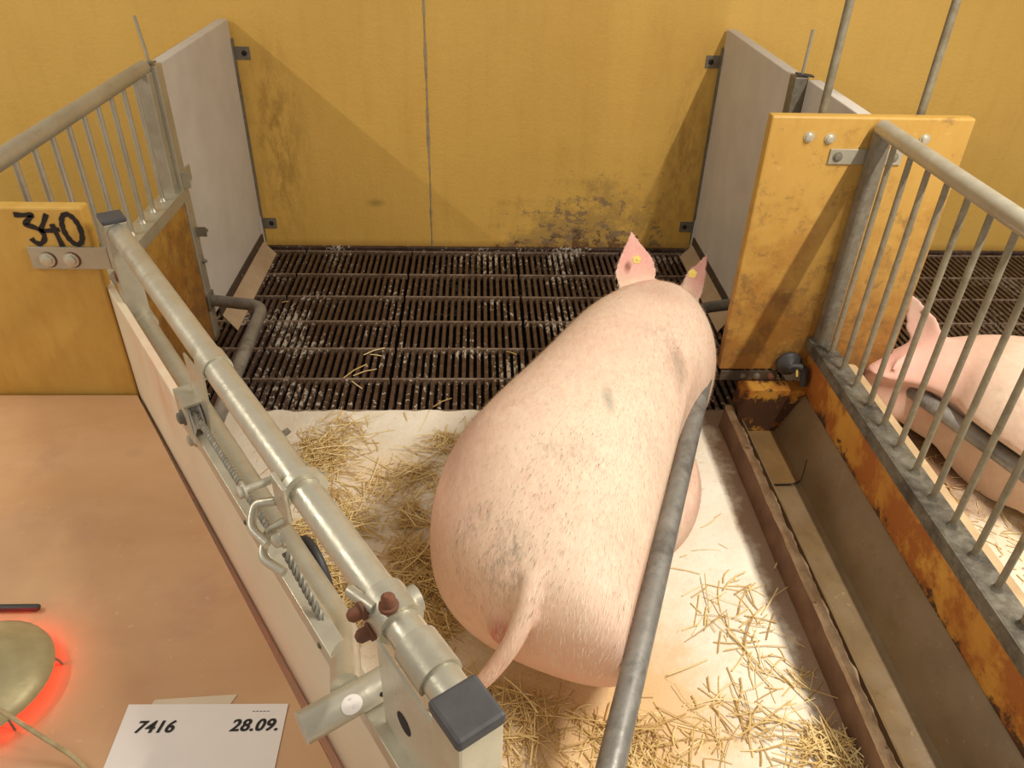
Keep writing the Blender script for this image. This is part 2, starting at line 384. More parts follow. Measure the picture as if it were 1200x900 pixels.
# ------------------------------------------------------------------ setting
wall = bpy.data.objects.new('wall_back', None); COL.objects.link(wall); struct(wall)
MB().b2((-4.2, 0, -0.4), (-0.2485, 0.15, 2.8), 0.001).build('wall_panel', 'wall', wall)
MB().b2((-0.2455, 0, -0.4), (4.4, 0.15, 2.8), 0.001).build('wall_panel', 'wall', wall)
mb = MB(); prev = None
bmj = mb.bm
L = []
for i in range(160):
    z = -0.02 + 2.75 * i / 159; wv = max(0.0012, 0.0055 + 0.006 * mnoise.noise(Vector((0, 3.1, z * 4))) + 0.004 * mnoise.noise(Vector((0, 8.1, z * 22)))); cx = -0.247 + 0.002 * mnoise.noise(Vector((7, 0, z * 4)))
    L.append((bmj.verts.new((cx - wv, -0.001, z)), bmj.verts.new((cx, -0.004 - 0.002 * mnoise.noise(Vector((1, 1, z * 20))), z)), bmj.verts.new((cx + wv, -0.001, z))))
for A, B in zip(L, L[1:]):
    bmj.faces.new((A[0], A[1], B[1], B[0])); bmj.faces.new((A[1], A[2], B[2], B[1]))
mb.build('joint_filler', 'wall_grey', wall)
struct(MB().b2((-4.2, -0.022, -0.46), (4.4, 0.0, 0.012), 0.004).build('trim_1', M['slat']))

# slatted floor
slf = bpy.data.objects.new('floor_slatted', None); COL.objects.link(slf); struct(slf)
Y0, Y1 = -0.026, -1.478
ROWS = [-0.048, -0.317, -0.552, -0.788, -1.02, -1.25, -1.466]
slat_me = None
NS = 18; MW = 0.555; pitch = (MW - 0.004) / NS
def slat_mesh():
    mb = MB(); w2 = 0.0088; L0 = Y0 - 0.004; L1 = Y1 + 0.004
    prof = [(-w2 * 0.75, -0.030), (w2 * 0.75, -0.030), (w2, -0.003), (w2 * 0.8, 0.0), (-w2 * 0.8, 0.0), (-w2, -0.003)]
    mb.prism([(x, L0, z) for x, z in prof], (0, L1 - L0, 0)); return mb.mesh('slat')
slat_me = slat_mesh(); slat_me.materials.append(M['slat'])
cb_me = MB().b2((-MW / 2 + 0.005, -0.0055, -0.028), (MW / 2 - 0.005, 0.0055, 0.0012), 0.002).mesh('crossbar'); cb_me.materials.append(M['crossbar'])
for gi_ in range(-2, 7):
    gx = -0.353 + 0.555 * gi_ + MW / 2
    gr = bpy.data.objects.new('floor_grate', None); COL.objects.link(gr); gr.parent = slf
    for k in range(NS):
        o = bpy.data.objects.new('slat', slat_me); COL.objects.link(o); o.parent = gr
        o.location = (gx - MW / 2 + 0.002 + pitch * (k + 0.5), 0, random.uniform(-0.0012, 0.0006))
    for y in ROWS:
        o = bpy.data.objects.new('crossbar', cb_me); COL.objects.link(o); o.parent = gr; o.location = (gx, y, 0)
struct(MB().b2((-4.2, -1.6, -0.50), (4.4, 0.1, -0.405)).build('floor_pit', 'pit'))

# solid floor with a ragged dusty edge at the grate
mb = MB(); bm = mb.bm
def zfl(x, y): return 0.004 + 0.004 * mnoise.noise(Vector((x * 5, y * 5, 0))) + 0.0025 * mnoise.noise(Vector((x * 17, y * 17, 3)))
nx, ny = 230, 110; grid = []
for j in range(ny + 1):
    row = []
    for i in range(nx + 1):
        x = -2.3 + 5.2 * i / nx; y = -1.478 - 2.7 * (j / ny)
        if j == 0: y += 0.006 + 0.013 * mnoise.noise(Vector((x * 14, 0, 5))) + 0.008 * mnoise.noise(Vector((x * 45, 0, 9)))
        row.append(bm.verts.new((x, y, zfl(x, y))))
    grid.append(row)
for j in range(ny):
    for i in range(nx): bm.faces.new((grid[j][i], grid[j][i + 1], grid[j + 1][i + 1], grid[j + 1][i]))
for i in range(nx):
    a, b_ = grid[0][i], grid[0][i + 1]
    bm.faces.new((a, b_, bm.verts.new((b_.co.x, b_.co.y - 0.01, -0.4)), bm.verts.new((a.co.x, a.co.y - 0.01, -0.4))))
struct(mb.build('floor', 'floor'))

# ------------------------------------------------------------------ left partition
def partition(side, label):
    """white partition panel with its wall post, clips and kick plate; side -1 left, +1 right"""
    s = side
    T = thing('partition_panel', label, 'partition')
    xi = 1.122 if s < 0 else 1.142                     # inner face
    X = lambda a: s * (xi + a)                        # a>0: away from the pen
    def bx(a0, a1, y0, y1, z0, z1, bev=0.002):
        lo = (min(X(a0), X(a1)), min(y0, y1), z0); hi = (max(X(a0), X(a1)), max(y0, y1), z1)
        return MB().b2(lo, hi, bev)
    bx(0.0, 0.046, -0.022, -0.905, 0.10, 1.112, 0.004).build('panel_board', 'white_board', T)
    p = MB(); lo = bx(-0.006, 0.012, -0.004, -0.034, 0.04, 1.03)
    lo.build('wall_post', 'galv_dirty', T)
    for z in (0.965, 0.135):
        br = bx(-0.070, -0.004, -0.001, -0.006, z - 0.028, z + 0.028, 0.001).build('wall_clip', 'galv_dirty', T)
        bolt(br, (X(-0.045), -0.006, z), (0, -1, 0), 0.009, 0.007, 'black_hole')
    for z in (0.90, 0.80, 0.52, 0.33):
        bolt(T, (X(-0.002), -0.022, z), (-s, 0, 0), 0.006, 0.006, 'galv_dirty', 'screw')
    # dark sealing strip, sloping beige kick plate with end flange
    bx(-0.007, 0.0, -0.06, -0.86, 0.055, 0.102, 0.001).build('sealing_strip', 'dark_strip', T)
    kp = MB()
    kp.prism([(X(-0.004), -0.075, 0.060), (X(-0.072), -0.10, 0.004), (X(-0.072), -0.885, 0.004), (X(-0.004), -0.845, 0.060)], (0, 0, 0.004))
    k = kp.build('kick_plate', 'kick', T)
    MB().prism([(X(-0.006), -0.03, 0.03), (X(-0.006), -0.085, 0.062), (X(-0.006), -0.045, 0.19)], (s * 0.004, 0, 0)).build('end_flange', 'white_board', k)
    for y in (-0.2, -0.5, -0.76):
        bolt(T, (X(-0.007), y, 0.08), (-s, 0, 0), 0.005, 0.005, 'galv_dirty', 'screw')
    # front post of the partition with clips
    bx(-0.004, 0.046, -0.905, -0.965, 0.0, 1.115, 0.004).build('front_post', 'galv' if s < 0 else 'galv_dirty', T)
    for z, kind in ((0.705, 0), (0.487, 1), (0.36, 2)):
        if kind == 0:
            cl = bx(-0.008, -0.004, -0.86, -0.955, z - 0.03, z + 0.03, 0.001); cl.build('post_clip', 'galv', T)
            cq = bx(-0.034, -0.004, -0.955, -0.958, z - 0.03, z + 0.03, 0.001).build('post_clip', 'galv', T)
        elif kind == 1:
            cq = bx(-0.045, -0.004, -0.93, -0.935, z - 0.02, z + 0.02, 0.001).build('post_clip', 'galv_dirty', T)
            bolt(cq, (X(-0.035), -0.93, z), (-s * 0.3, 1, 0), 0.008, 0.022, 'galv_dirty')
        else:
            bolt(T, (X(-0.004), -0.93, z), (-s, 0, 0), 0.008, 0.018, 'galv_dirty')
    # latch rod standing on top of the post
    rod = MB().tube([(X(0.022), -0.95, 1.10), (X(0.022), -0.955, 1.16), (X(0.026 if s < 0 else 0.016), -0.975, 1.275)], 0.006, 8).build('latch_rod', 'galv', T, True)
    pl = MB().box((X(0.032), -0.952, 1.121), (0.062, 0.03, 0.006), Matrix.Rotation(s * 0.12, 3, 'Y'), 0.001).build('latch_plate', 'galv_dirty' if s < 0 else 'black', T)
    return T
partition(-1, 'white pen partition panel left of the slatted floor')
partition(1, 'white pen partition panel right of the slatted floor, behind the sow')
# second white board behind the yellow end board
T = thing('partition_panel', 'short white board sticking out above the yellow end board at right', 'partition')
MB().b2((1.185, -1.46, 0.10), (1.232, -0.966, 1.108), 0.004).build('panel_board', 'white_board', T)
MB().b2((1.187, -1.44, 0.0), (1.230, -1.36, 0.099), 0.002).build('foot', 'galv_dirty', T)

# ------------------------------------------------------------------ railings
def railing(x, ys, ye, z_low, bars, mats, label, low_top, low_mat, face, bar_r=0.0085):
    T = thing('pen_railing', label, 'railing')
    rail, bar, ang = mats
    MB().tube(bend([(x, ys, 0.98), (x, ys, 1.112), (x, ye, 1.112)], 0.04) if False else [(x, ys + 0.012, 1.112), (x, ye, 1.112)], 0.024, 18).build('top_rail', rail, T, True)
    MB().b2((x - 0.022, ys - 0.022, z_low - 0.02), (x + 0.022, ys + 0.022, 1.098), 0.004).build('end_post', rail if x < 0 else 'galv_dirty', T)
    k = 0
    for y in bars:
        MB().tube([(x, y, z_low - 0.004), (x, y, 1.10)], bar_r, 10).build('bar', bar, T, True)
    a = MB()
    a.b2((x - 0.034, ye, z_low - 0.006), (x + 0.034, ys + 0.03, z_low + 0.0), 0.001)
    o1 = a.build('angle_iron', ang, T)
    fx0 = x + face * 0.034
    MB().b2((min(fx0, fx0 + face * 0.006), ye, z_low - 0.044), (max(fx0, fx0 + face * 0.006), ys + 0.03, z_low), 0.001).build('angle_flange', ang, o1)
    for y in bars:
        MB().lathe((x, y, z_low), [(0.015, 0), (0.012, 0.005), (0.0095, 0.012)], 10).build('weld', ang, o1, True)
    pw = MB().b2((x - 0.02, ye, 0.0), (x + 0.02 if face < 0 else x + 0.032, ys + (0.03 if face < 0 else 0.02), z_low - 0.007), 0.002)
    pw.build('low_board', low_mat, T)
    return T
LB = [-1.08 - 0.1015 * k for k in range(9)]
railing(-1.155, -0.99, -2.012, 0.672, LB, ('galv', 'galv', 'galv'), 'galvanised bar railing on a low yellow board behind the numbered board', 0.65, 'yellow_dirty', 1)
RB = [-1.668 - 0.1012 * k for k in range(18)]
railing(1.19, -1.585, -3.5, 0.385, RB, ('galv', 'bar_brown', 'angle_iron'), 'grey bar railing on the right, between the trough and the neighbouring sow', 0.35, 'yellow_rust', -1)
# clip on the low yellow board
# ------------------------------------------------------------------ yellow end board at right
T = thing('end_board', 'yellow painted upright board with worn edges at the head of the trough', 'board')
bd = MB().b2((0.862, -1.552, 0.245), (1.478, -1.512, 1.137), 0.006).build('board', 'yellow_dirty', T)
for x_, z_ in ((0.985, 1.077), (1.049, 1.073), (1.339, 1.075)):
    bolt(T, (x_, -1.552, z_), (0, -1, 0), 0.012, 0.012, 'galv_new', 'coach_bolt')
bk = MB().b2((1.06, -1.558, 0.997), (1.285, -1.5525, 1.043), 0.001).build('bracket', 'galv', T)
bolt(bk, (1.085, -1.558, 1.02), (0, -1, 0), 0.011, 0.009, 'galv_dirty'); bolt(bk, (1.258, -1.558, 1.02), (0, -1, 0), 0.011, 0.009, 'galv_dirty')
fs = MB().b2((0.868, -1.560, 0.205), (1.075, -1.553, 0.244), 0.002).build('foot_strip', 'dark_strip', T)
bolt(fs, (1.0, -1.56, 0.224), (0, -1, 0), 0.010, 0.010, 'galv_dirty'); bolt(fs, (1.05, -1.56, 0.224), (0, -1, 0), 0.011, 0.012, 'rust')
bolt(fs, (0.95, -1.56, 0.224), (0, -1, 0), 0.008, 0.006, 'galv_dirty')
MB().b2((1.21, -1.560, 0.205), (1.47, -1.553, 0.244), 0.002).build('foot_strip', 'dark_strip', T)
# vertical rods up from the board
for x_, lab in ((1.035, 'slim grey upright rod behind the yellow end board, nearer the sow'), (1.338, 'slim grey upright rod behind the yellow end board, farther right')):
    T = thing('upright_rod', lab, 'rod', group='upright rods')
    MB().tube([(x_, -1.490, 0.75), (x_, -1.490, 2.6)], 0.0125, 12).build('rod', 'bar_brown', T, True)
    for z_ in (0.82, 1.02):
        MB().hollow((x_, -1.490, z_ - 0.012), (x_, -1.490, z_ + 0.012), 0.019, 0.0128).build('clamp', 'galv_dirty', T, True)

# ------------------------------------------------------------------ trough
T = thing('feed_trough', 'wet brown concrete feed trough between the sow and the railing', 'trough')
def loft_y(prof_fn, y0, y1, n, name, mat, parent, closed=True):
    mb = MB(); rows = []
    for i in range(n + 1):
        y = y0 + (y1 - y0) * i / n
        rows.append([mb.bm.verts.new((x, y, z)) for x, z in prof_fn(y)])
    for A, B in zip(rows, rows[1:]):
        for k in range(len(A) - (0 if closed else 1)):
            j = (k + 1) % len(A); mb.bm.faces.new((A[k], A[j], B[j], B[k]))
    if closed:
        mb.bm.faces.new(rows[0][::-1]); mb.bm.faces.new(rows[-1])
    return mb.build(name, mat, parent, True)
def prof_tr(y):
    return [(0.945, 0.005), (0.958, 0.075), (0.966, 0.07), (0.985, 0.018), (1.01, 0.009), (1.065, 0.008), (1.09, 0.016), (1.105, 0.045), (1.163, 0.175), (1.169, 0.178), (1.169, 0.005)]
loft_y(prof_tr, -1.62, -3.5, 60, 'basin', 'trough', T)
def prof_lip(y):
    q = lambda k, a: a * mnoise.noise(Vector((k * 7.7, y * 16, k))) + a * 0.6 * mnoise.noise(Vector((k * 3.1, y * 45, k)))
    return [(0.898, 0.002), (0.902 + q(1, .002), 0.05), (0.904 + q(2, .002), 0.092), (0.935 + q(8, .002), 0.092), (0.950, 0.05), (0.964, 0.002)]
def prof_top(y):
    q = lambda k, a: a * mnoise.noise(Vector((k * 7.7, y * 16, k))) + a * 0.6 * mnoise.noise(Vector((k * 3.1, y * 45, k)))
    return [(0.905 + q(2, .002), 0.088), (0.906 + q(2, .003), 0.098 + q(3, .003)), (0.912 + q(4, .002), 0.103 + q(5, .002)), (0.927 + q(6, .004), 0.102 + q(7, .002)), (0.937 + q(8, .006), 0.094 + q(9, .003)), (0.936, 0.088)]
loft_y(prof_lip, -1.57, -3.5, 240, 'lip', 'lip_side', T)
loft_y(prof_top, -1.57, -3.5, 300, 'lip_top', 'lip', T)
MB().prism([(0.962, -1.62, 0.002), (1.168, -1.62, 0.002), (1.168, -1.62, 0.20), (0.94, -1.62, 0.20), (0.935, -1.62, 0.11)], (0, 0.065, 0)).build('end_wall', 'yellow_rust', T)
# water pool with a rounded front at the head of the trough
pts = [(0.986, -1.622), (1.088, -1.622), (1.1, -1.66), (1.1, -1.86), (1.09, -1.895), (1.06, -1.91), (0.985, -1.912)]
MB().prism([(x, y, 0.0185) for x, y in pts], (0, 0, 0.0025)).build('water', 'puddle', T)
mb = MB(); mb.tube(bend([(0.985, -1.915, 0.021), (1.085, -1.913, 0.021), (1.118, -1.85, 0.075)], 0.02, 5), 0.0013, 6)
mb.build('water_mark', 'black_hole', T)
# drinker
T = thing('drinker', 'black rusty water nipple on the yellow wall above the trough', 'drinker')
MB().lathe((1.10, -1.566, 0.285), [(0.045, 0), (0.046, 0.012), (0.036, 0.022), (0.02, 0.03), (0.012, 0.05)], 16, Vector((0, -1, 0))).build('valve_body', 'black', T, True)
MB().tube(bend([(1.10, -1.60, 0.29), (1.145, -1.61, 0.295), (1.150, -1.62, 0.225)], 0.03, 6), 0.014, 10).build('spout', 'black', T, True)
MB().tube([(1.115, -1.612, 0.288), (1.118, -1.622, 0.262)], 0.004, 8).build('nipple', 'tag', T, True)

# ledge behind railing in the neighbouring pen
struct(MB().b2((1.223, -3.5, 0.0), (1.335, -1.585, 0.30), 0.018).build('trim_2', 'ledge'))

# ------------------------------------------------------------------ piglet guard rails
def guard(side, pts, sleeve, label):
    T = thing('guard_rail', label, 'rail', group=None)
    MB().tube(bend(pts, 0.075, 10), 0.024, 18).build('rail_tube', 'pipe_worn', T, True)
    p = Vector(pts[0])
    MB().box(p, (0.008, 0.07, 0.07), None, 0.002).build('end_plate', 'galv_dirty', T)
    if sleeve:
        a, b = Vector(sleeve[0]), Vector(sleeve[1])
        n = 30
        MB().tube([a.lerp(b, i / n) for i in range(n + 1)], 0.0285, 18).build('sleeve_tube', 'pipe_worn', T, True)
        e = (b - a).normalized()
        MB().tube([a - e * 0.02, a - e * 0.008, a + e * 0.006], [0.025, 0.030, 0.0315], 18).build('sleeve_collar', 'galv_dirty', T, True)
    return T
guard(-1, [(-1.114, -0.94, 0.185), (-0.868, -1.06, 0.225), (-0.80, -1.95, 0.30)], None, 'bent grey guard pipe curving out from the left partition post')
guard(1, [(1.134, -0.94, 0.185), (0.905, -1.08, 0.235), (0.79, -1.62, 0.30)], ((0.79, -1.62, 0.30), (0.222, -3.12, 0.30)), 'long worn grey guard pipe running along the right flank of the sow')
guard(1, [(1.240, -1.00, 0.18), (1.375, -1.04, 0.20), (1.425, -1.227, 0.20)], ((1.420, -1.21, 0.20), (2.05, -3.11, 0.20)), 'grey guard pipe in front of the sow in the neighbouring pen')

# ------------------------------------------------------------------ number board 340
T = thing('number_board', 'yellow board with the hand-painted number 340 behind the nest cover', 'board')
MB().b2((-2.2, -2.06, 0.30), (-0.941, -2.018, 1.035), 0.005).build('board', 'yellow', T)
bk = MB().b2((-1.093, -2.068, 0.880), (-0.905, -2.0615, 0.937), 0.001).build('bracket', 'galv', T)
for x_ in (-1.053, -0.996):
    bolt(bk, (x_, -2.068, 0.905), (0, -1, 0), 0.014, 0.010, 'galv_new')
    MB().lathe((x_ + 0.003, -2.0679, 0.905), [(0.021, 0), (0.021, 0.001)], 14, Vector((0, -1, 0))).build('rust_ring', 'rust', bk)
# digits: brush strokes as thin raised paint
def stroke(name, pts, wd, parent, mat='ink', y=-2.0602, closed=False, th=0.0012):
    """one brush stroke: a smooth ribbon of paint with round ends, lying on the board face"""
    n = (len(pts) - 1) * 6; P = []
    for i in range(n + 1):
        q = i / n; P.append(Vector((catmull([p[0] for p in pts], q), catmull([p[1] for p in pts], q))))
    Lf, Rt = [], []
    for i, p in enumerate(P):
        a = P[i - 1] if i else (P[-2] if closed else p); b = P[i + 1] if i < n else (P[1] if closed else p)
        d = (b - a).normalized(); q = Vector((-d.y, d.x)); w_ = wd * (1 + 0.12 * math.sin(i * 0.7))
        Lf.append(p + q * w_); Rt.append(p - q * w_)
    mb = MB(); bm = mb.bm
    V = lambda p, f: bm.verts.new((p.x, y - (th if f else 0), p.y))
    A0 = [(V(l, 0), V(l, 1), V(r, 1), V(r, 0)) for l, r in zip(Lf, Rt)]
    for A_, B_ in zip(A0, A0[1:]):
        for k in range(4): bm.faces.new((A_[k], A_[(k + 1) % 4], B_[(k + 1) % 4], B_[k]))
    if not closed: bm.faces.new(A0[0]); bm.faces.new(A0[-1][::-1])
    return mb.build(name, mat, parent)
def catmull(vals, q):
    n = len(vals); f = q * (n - 1); i = min(int(f), n - 2); t_ = f - i
    p = [vals[max(0, min(n - 1, i + k))] for k in (-1, 0, 1, 2)]
    return 0.5 * ((2 * p[1]) + (-p[0] + p[2]) * t_ + (2 * p[0] - 5 * p[1] + 4 * p[2] - p[3]) * t_ ** 2 + (-p[0] + 3 * p[1] - 3 * p[2] + p[3]) * t_ ** 3)
def dg(px, py):     # number-board face coordinates from a small drawing grid
    return (-1.103 + (px - 14) / 88 * 0.152, 1.021 - (py - 250) / 40 * 0.086)
D = lambda L: [dg(*p) for p in L]
stroke('digit_three', D([(16, 251.5), (28, 252), (39.5, 252), (33, 257.5), (27, 263), (36, 265.5), (45, 270), (47.5, 276), (45, 282), (38.5, 286), (32, 284), (28.5, 279.5)]), 0.0060, T)
stroke('digit_four', D([(60, 250.5), (53, 260), (46.5, 269.5), (58, 270), (71, 268.5)]), 0.0056, T)
stroke('digit_four', D([(63, 262), (65.5, 275), (68, 289)]), 0.0058, T, y=-2.0609)
stroke('digit_zero', D([(88 + 11.5 * math.cos(q) + 1.5 * math.sin(q), 268.5 + 18 * math.sin(q)) for q in [2 * math.pi * k / 20 for k in range(21)]]), 0.0060, T, closed=True)

# ------------------------------------------------------------------ creep nest cover, lamp, card
Og = Vector((-0.853, -2.097, 0)); gv = Vector((0.555, -0.832, 0)).normalized(); nv = Vector((-0.832, -0.555, 0)).normalized()
def G(a, b, z): return Og + gv * a + nv * b + Vector((0, 0, z))
T = thing('nest_cover', 'large brown-orange cover board of the piglet nest, under the paper card', 'cover')
mb = MB(); lampc = Vector((-0.888, -2.972, 0.5))
e0 = G(-0.045, 0.070, 0); e1 = G(1.75, 0.070, 0)
zt, zb = 0.50, 0.460
bm = mb.bm
# top surface with the round lamp opening
outer = [(-2.2, -2.07), (e0.x, -2.07), (e1.x, e1.y), (-2.2, e1.y)]
NH = 32; hole = [(lampc.x + 0.088 * math.cos(2 * math.pi * k / NH), lampc.y + 0.088 * math.sin(2 * math.pi * k / NH)) for k in range(NH)]
def ray_out(k):
    a = 2 * math.pi * k / NH; d = Vector((math.cos(a), math.sin(a)))
    best = 9
    for (p, q) in zip(outer, outer[1:] + outer[:1]):
        p = Vector(p); q = Vector(q); ee = q - p; den = d.x * ee.y - d.y * ee.x
        if abs(den) < 1e-9: continue
        r0 = p - Vector((lampc.x, lampc.y)); tt = (r0.x * ee.y - r0.y * ee.x) / den; uu = (r0.x * d.y - r0.y * d.x) / den
        if tt > 0 and -1e-6 <= uu <= 1 + 1e-6: best = min(best, tt)
    return (lampc.x + d.x * best, lampc.y + d.y * best)
ang = sorted([2 * math.pi * k / NH for k in range(NH)] + [math.atan2(p[1] - lampc.y, p[0] - lampc.x) % (2 * math.pi) for p in outer])
def ro(a):
    global NH_; d = Vector((math.cos(a), math.sin(a))); best = 9
    for (p, q) in zip(outer, outer[1:] + outer[:1]):
        p = Vector(p); q = Vector(q); ee = q - p; den = d.x * ee.y - d.y * ee.x
        if abs(den) < 1e-9: continue
        r0 = p - Vector((lampc.x, lampc.y)); tt = (r0.x * ee.y - r0.y * ee.x) / den; uu = (r0.x * d.y - r0.y * d.x) / den
        if tt > 0 and -1e-6 <= uu <= 1 + 1e-6: best = min(best, tt)
    return Vector((lampc.x + d.x * best, lampc.y + d.y * best))
R4 = []
for a in ang:
    h = Vector((lampc.x + 0.088 * math.cos(a), lampc.y + 0.088 * math.sin(a))); o_ = ro(a)
    R4.append([bm.verts.new((h.x, h.y, zb)), bm.verts.new((h.x, h.y, zt)), bm.verts.new((o_.x, o_.y, zt)), bm.verts.new((o_.x, o_.y, zb))])
for A, B in zip(R4, R4[1:] + R4[:1]):
    for k in range(4): bm.faces.new((A[k], B[k], B[(k + 1) % 4], A[(k + 1) % 4]))
mb.build('cover_board', 'cover', T)
MB().prism([G(-0.04, 0.0695, 0.457), G(1.75, 0.0695, 0.457), G(1.75, 0.0695, 0.4995), G(-0.04, 0.0695, 0.4995)], nv * -0.006).build('edge_band', 'cover_edge', T)
# nest side walls below the cover
MB().b2((-2.2, -2.11, 0.0), (-0.98, -2.085, 0.457)).build('nest_wall', 'cream', T)

# heat lamp
T = thing('heat_lamp', 'round metal heat lamp glowing red, sunk over the nest cover', 'lamp')
zr = 0.518
sh = MB(); prof = [(0.122, 0.0), (0.126, 0.004), (0.1245, 0.010), (0.112, 0.022), (0.092, 0.036), (0.060, 0.050), (0.044, 0.056), (0.040, 0.075), (0.034, 0.10), (0.0, 0.102)]
n = 40; Rr = []
for sgn, pr_ in ((1, prof), (0, [(0.0, 0.095), (0.036, 0.05), (0.058, 0.046), (0.090, 0.032), (0.110, 0.018), (0.119, 0.004)])):
    for r, h in pr_:
        Rr.append([sh.bm.verts.new((lampc.x + max(r, 1e-4) * math.cos(2 * math.pi * k / n), lampc.y + max(r, 1e-4) * math.sin(2 * math.pi * k / n), zr + h)) for k in range(n)])
for A, B in zip(Rr, Rr[1:] + Rr[:1]):
    for k in range(n): sh.bm.faces.new((A[k], A[(k + 1) % n], B[(k + 1) % n], B[k]))
sh.build('shade', 'lamp_shade', T, True)
MB().lathe(lampc + Vector((0, 0, 0.018)), [(0.0, -0.035), (0.03, -0.03), (0.052, -0.012), (0.055, 0.005), (0.04, 0.03), (0.02, 0.045), (0.018, 0.06)], 20).build('bulb', 'red', T, True)
for k in range(6):
    a = k * math.pi / 3 + 0.35
    d = Vector((math.cos(a), math.sin(a), 0))
    MB().tube([lampc + d * 0.122 + Vector((0, 0, 0.027)), lampc + d * 0.128 + Vector((0, 0, 0.014)), lampc + d * 0.131 + Vector((0, 0, 0.001))], 0.0022, 6).build('guard_wire', 'galv_dirty', T, True)
pl = bpy.data.lights.new('red_lamp_light', 'POINT'); pl.energy = 2.6; pl.color = (1, 0.04, 0.06); pl.shadow_soft_size = 0.05
po = bpy.data.objects.new('red_lamp_light', pl); COL.objects.link(po); po.location = lampc + Vector((0, 0, 0.012)); po.parent = T
o = MB().tube(bend([(-1.1, -2.98, 0.66), (-0.80, -3.06, 0.585), (-0.645, -3.122, 0.512), (-0.62, -3.15, 0.504)], 0.03, 5), 0.0042, 8).build('support_cord', 'cord', None, True)
tag(o, 'beige cord running from the heat lamp across the nest cover', 'cord')
T = thing('cover_handle', 'flat black handle lying on the nest cover above the heat lamp', 'handle')
MB().box((-0.955, -2.801, 0.5075), (0.19, 0.014, 0.012), None, 0.0055).build('grip', 'black', T, True)
MB().box((-0.93, -2.801, 0.501), (0.10, 0.008, 0.004), None, 0.001).build('base_strip', 'galv_dirty', T)

# paper card
T = thing('paper_card', 'white paper card printed 7416 and 28.09. lying on the nest cover', 'card')
ca = Vector((-0.614, -3.012)); cb_ = Vector((-0.336, -3.016)); dn = Vector((-0.004, -0.19))
mb = MB(); mb.prism([(ca.x, ca.y, 0.5012), (cb_.x, cb_.y, 0.5012), (cb_.x + dn.x + 0.006, cb_.y + dn.y, 0.5012), (ca.x + dn.x + 0.006, ca.y + dn.y, 0.5012)], (0, 0, 0.0006))
mb.build('sheet', 'paper', T)
mb = MB(); mb.prism([(-0.572, -3.003, 0.5008), (-0.43, -2.995, 0.5008), (-0.44, -3.02, 0.5008), (-0.58, -3.028, 0.5008)], (0, 0, 0.0003)); mb.build('tape', 'tape', T)
def text(name, s, loc, size, mat, parent, bold=0.0, shear=0.0, rotz=0.0, align='LEFT'):
    cu = bpy.data.curves.new(name, 'FONT'); cu.body = s; cu.size = size; cu.shear = shear; cu.offset = bold; cu.align_x = align; cu.extrude = 0.0001; cu.space_character = 1.08
    tmp = bpy.data.objects.new('tmp_text', cu); COL.objects.link(tmp)
    dg_ = bpy.context.evaluated_depsgraph_get(); dg_.update()
    me = bpy.data.meshes.new_from_object(tmp.evaluated_get(dg_)); bpy.data.objects.remove(tmp)
    o = link(name, me, mat, parent); o.location = loc; o.rotation_euler = (0, 0, rotz); return o
text('lettering', '7416', (-0.588, -3.066, 0.5023), 0.031, 'print', T, 0.0005, 0.22)
text('lettering', '28.09.', (-0.427, -3.066, 0.5023), 0.031, 'print', T, 0.0005, 0.22)
text('lettering', '7416', (-0.5868, -3.066, 0.5026), 0.031, 'print', T, 0.0005, 0.22)
text('lettering', '28.09.', (-0.4258, -3.066, 0.5026), 0.031, 'print', T, 0.0005, 0.22)
for k in range(5):
    MB().b2((-0.395 + k * 0.0062, -3.0303, 0.5018), (-0.3905 + k * 0.0062, -3.0290, 0.5020)).build('fine_print', 'print', T)

# ------------------------------------------------------------------ crate side gate
T = thing('crate_gate', 'galvanised pipe gate with cream side board and crank handle beside the nest', 'gate')
def gbox(a0, a1, b0, b1, z0, z1, name, mat, parent=T, bev=0.002):
    mb = MB(); rot = Matrix((gv, -nv, Vector((0, 0, 1)))).transposed()
    return mb.box(G((a0 + a1) / 2, (b0 + b1) / 2, (z0 + z1) / 2), (abs(a1 - a0), abs(b1 - b0), abs(z1 - z0)), rot, bev).build(name, mat, parent)
def gt(pts, r, name, mat, parent=T, n=20, rad=None):
    P = [G(*p) for p in pts]
    return MB().tube(bend(P, rad) if rad else P, r, n).build(name, mat, parent, True)
gt([(0.0 + 1.5 * i / 30, 0, 0.998) for i in range(31)], 0.0235, 'top_pipe', 'galv_new')
gt([(0.0 + 1.16 * i / 30, 0, 0.765) for i in range(31)], 0.0235, 'lower_pipe', 'galv')
fp = gbox(-0.032, 0.026, -0.022, 0.028, 0.70, 1.022, 'far_post', 'galv')
gbox(-0.034, 0.028, -0.024, 0.030, 1.022, 1.033, 'post_cap', 'cap', fp, 0.003)
gbox(-0.034, -0.032, 0.0, 0.018, 0.86, 0.88, 'rust_mark', 'rust', fp, 0.0)
gt([(-0.02, 0.0, 0.765), (0.055, 0.0, 0.765)], 0.029, 'pipe_socket', 'galv', fp)
bolt(fp, G(-0.005, 0.0285, 0.88), nv, 0.011, 0.003, 'rust', 'rust_mark')
np_ = gbox(1.500, 1.556, -0.020, 0.036, 0.0, 1.022, 'near_post', 'galv_new', T, 0.004)
gbox(1.498, 1.558, -0.022, 0.038, 1.018, 1.036, 'post_cap', 'cap', np_, 0.005)
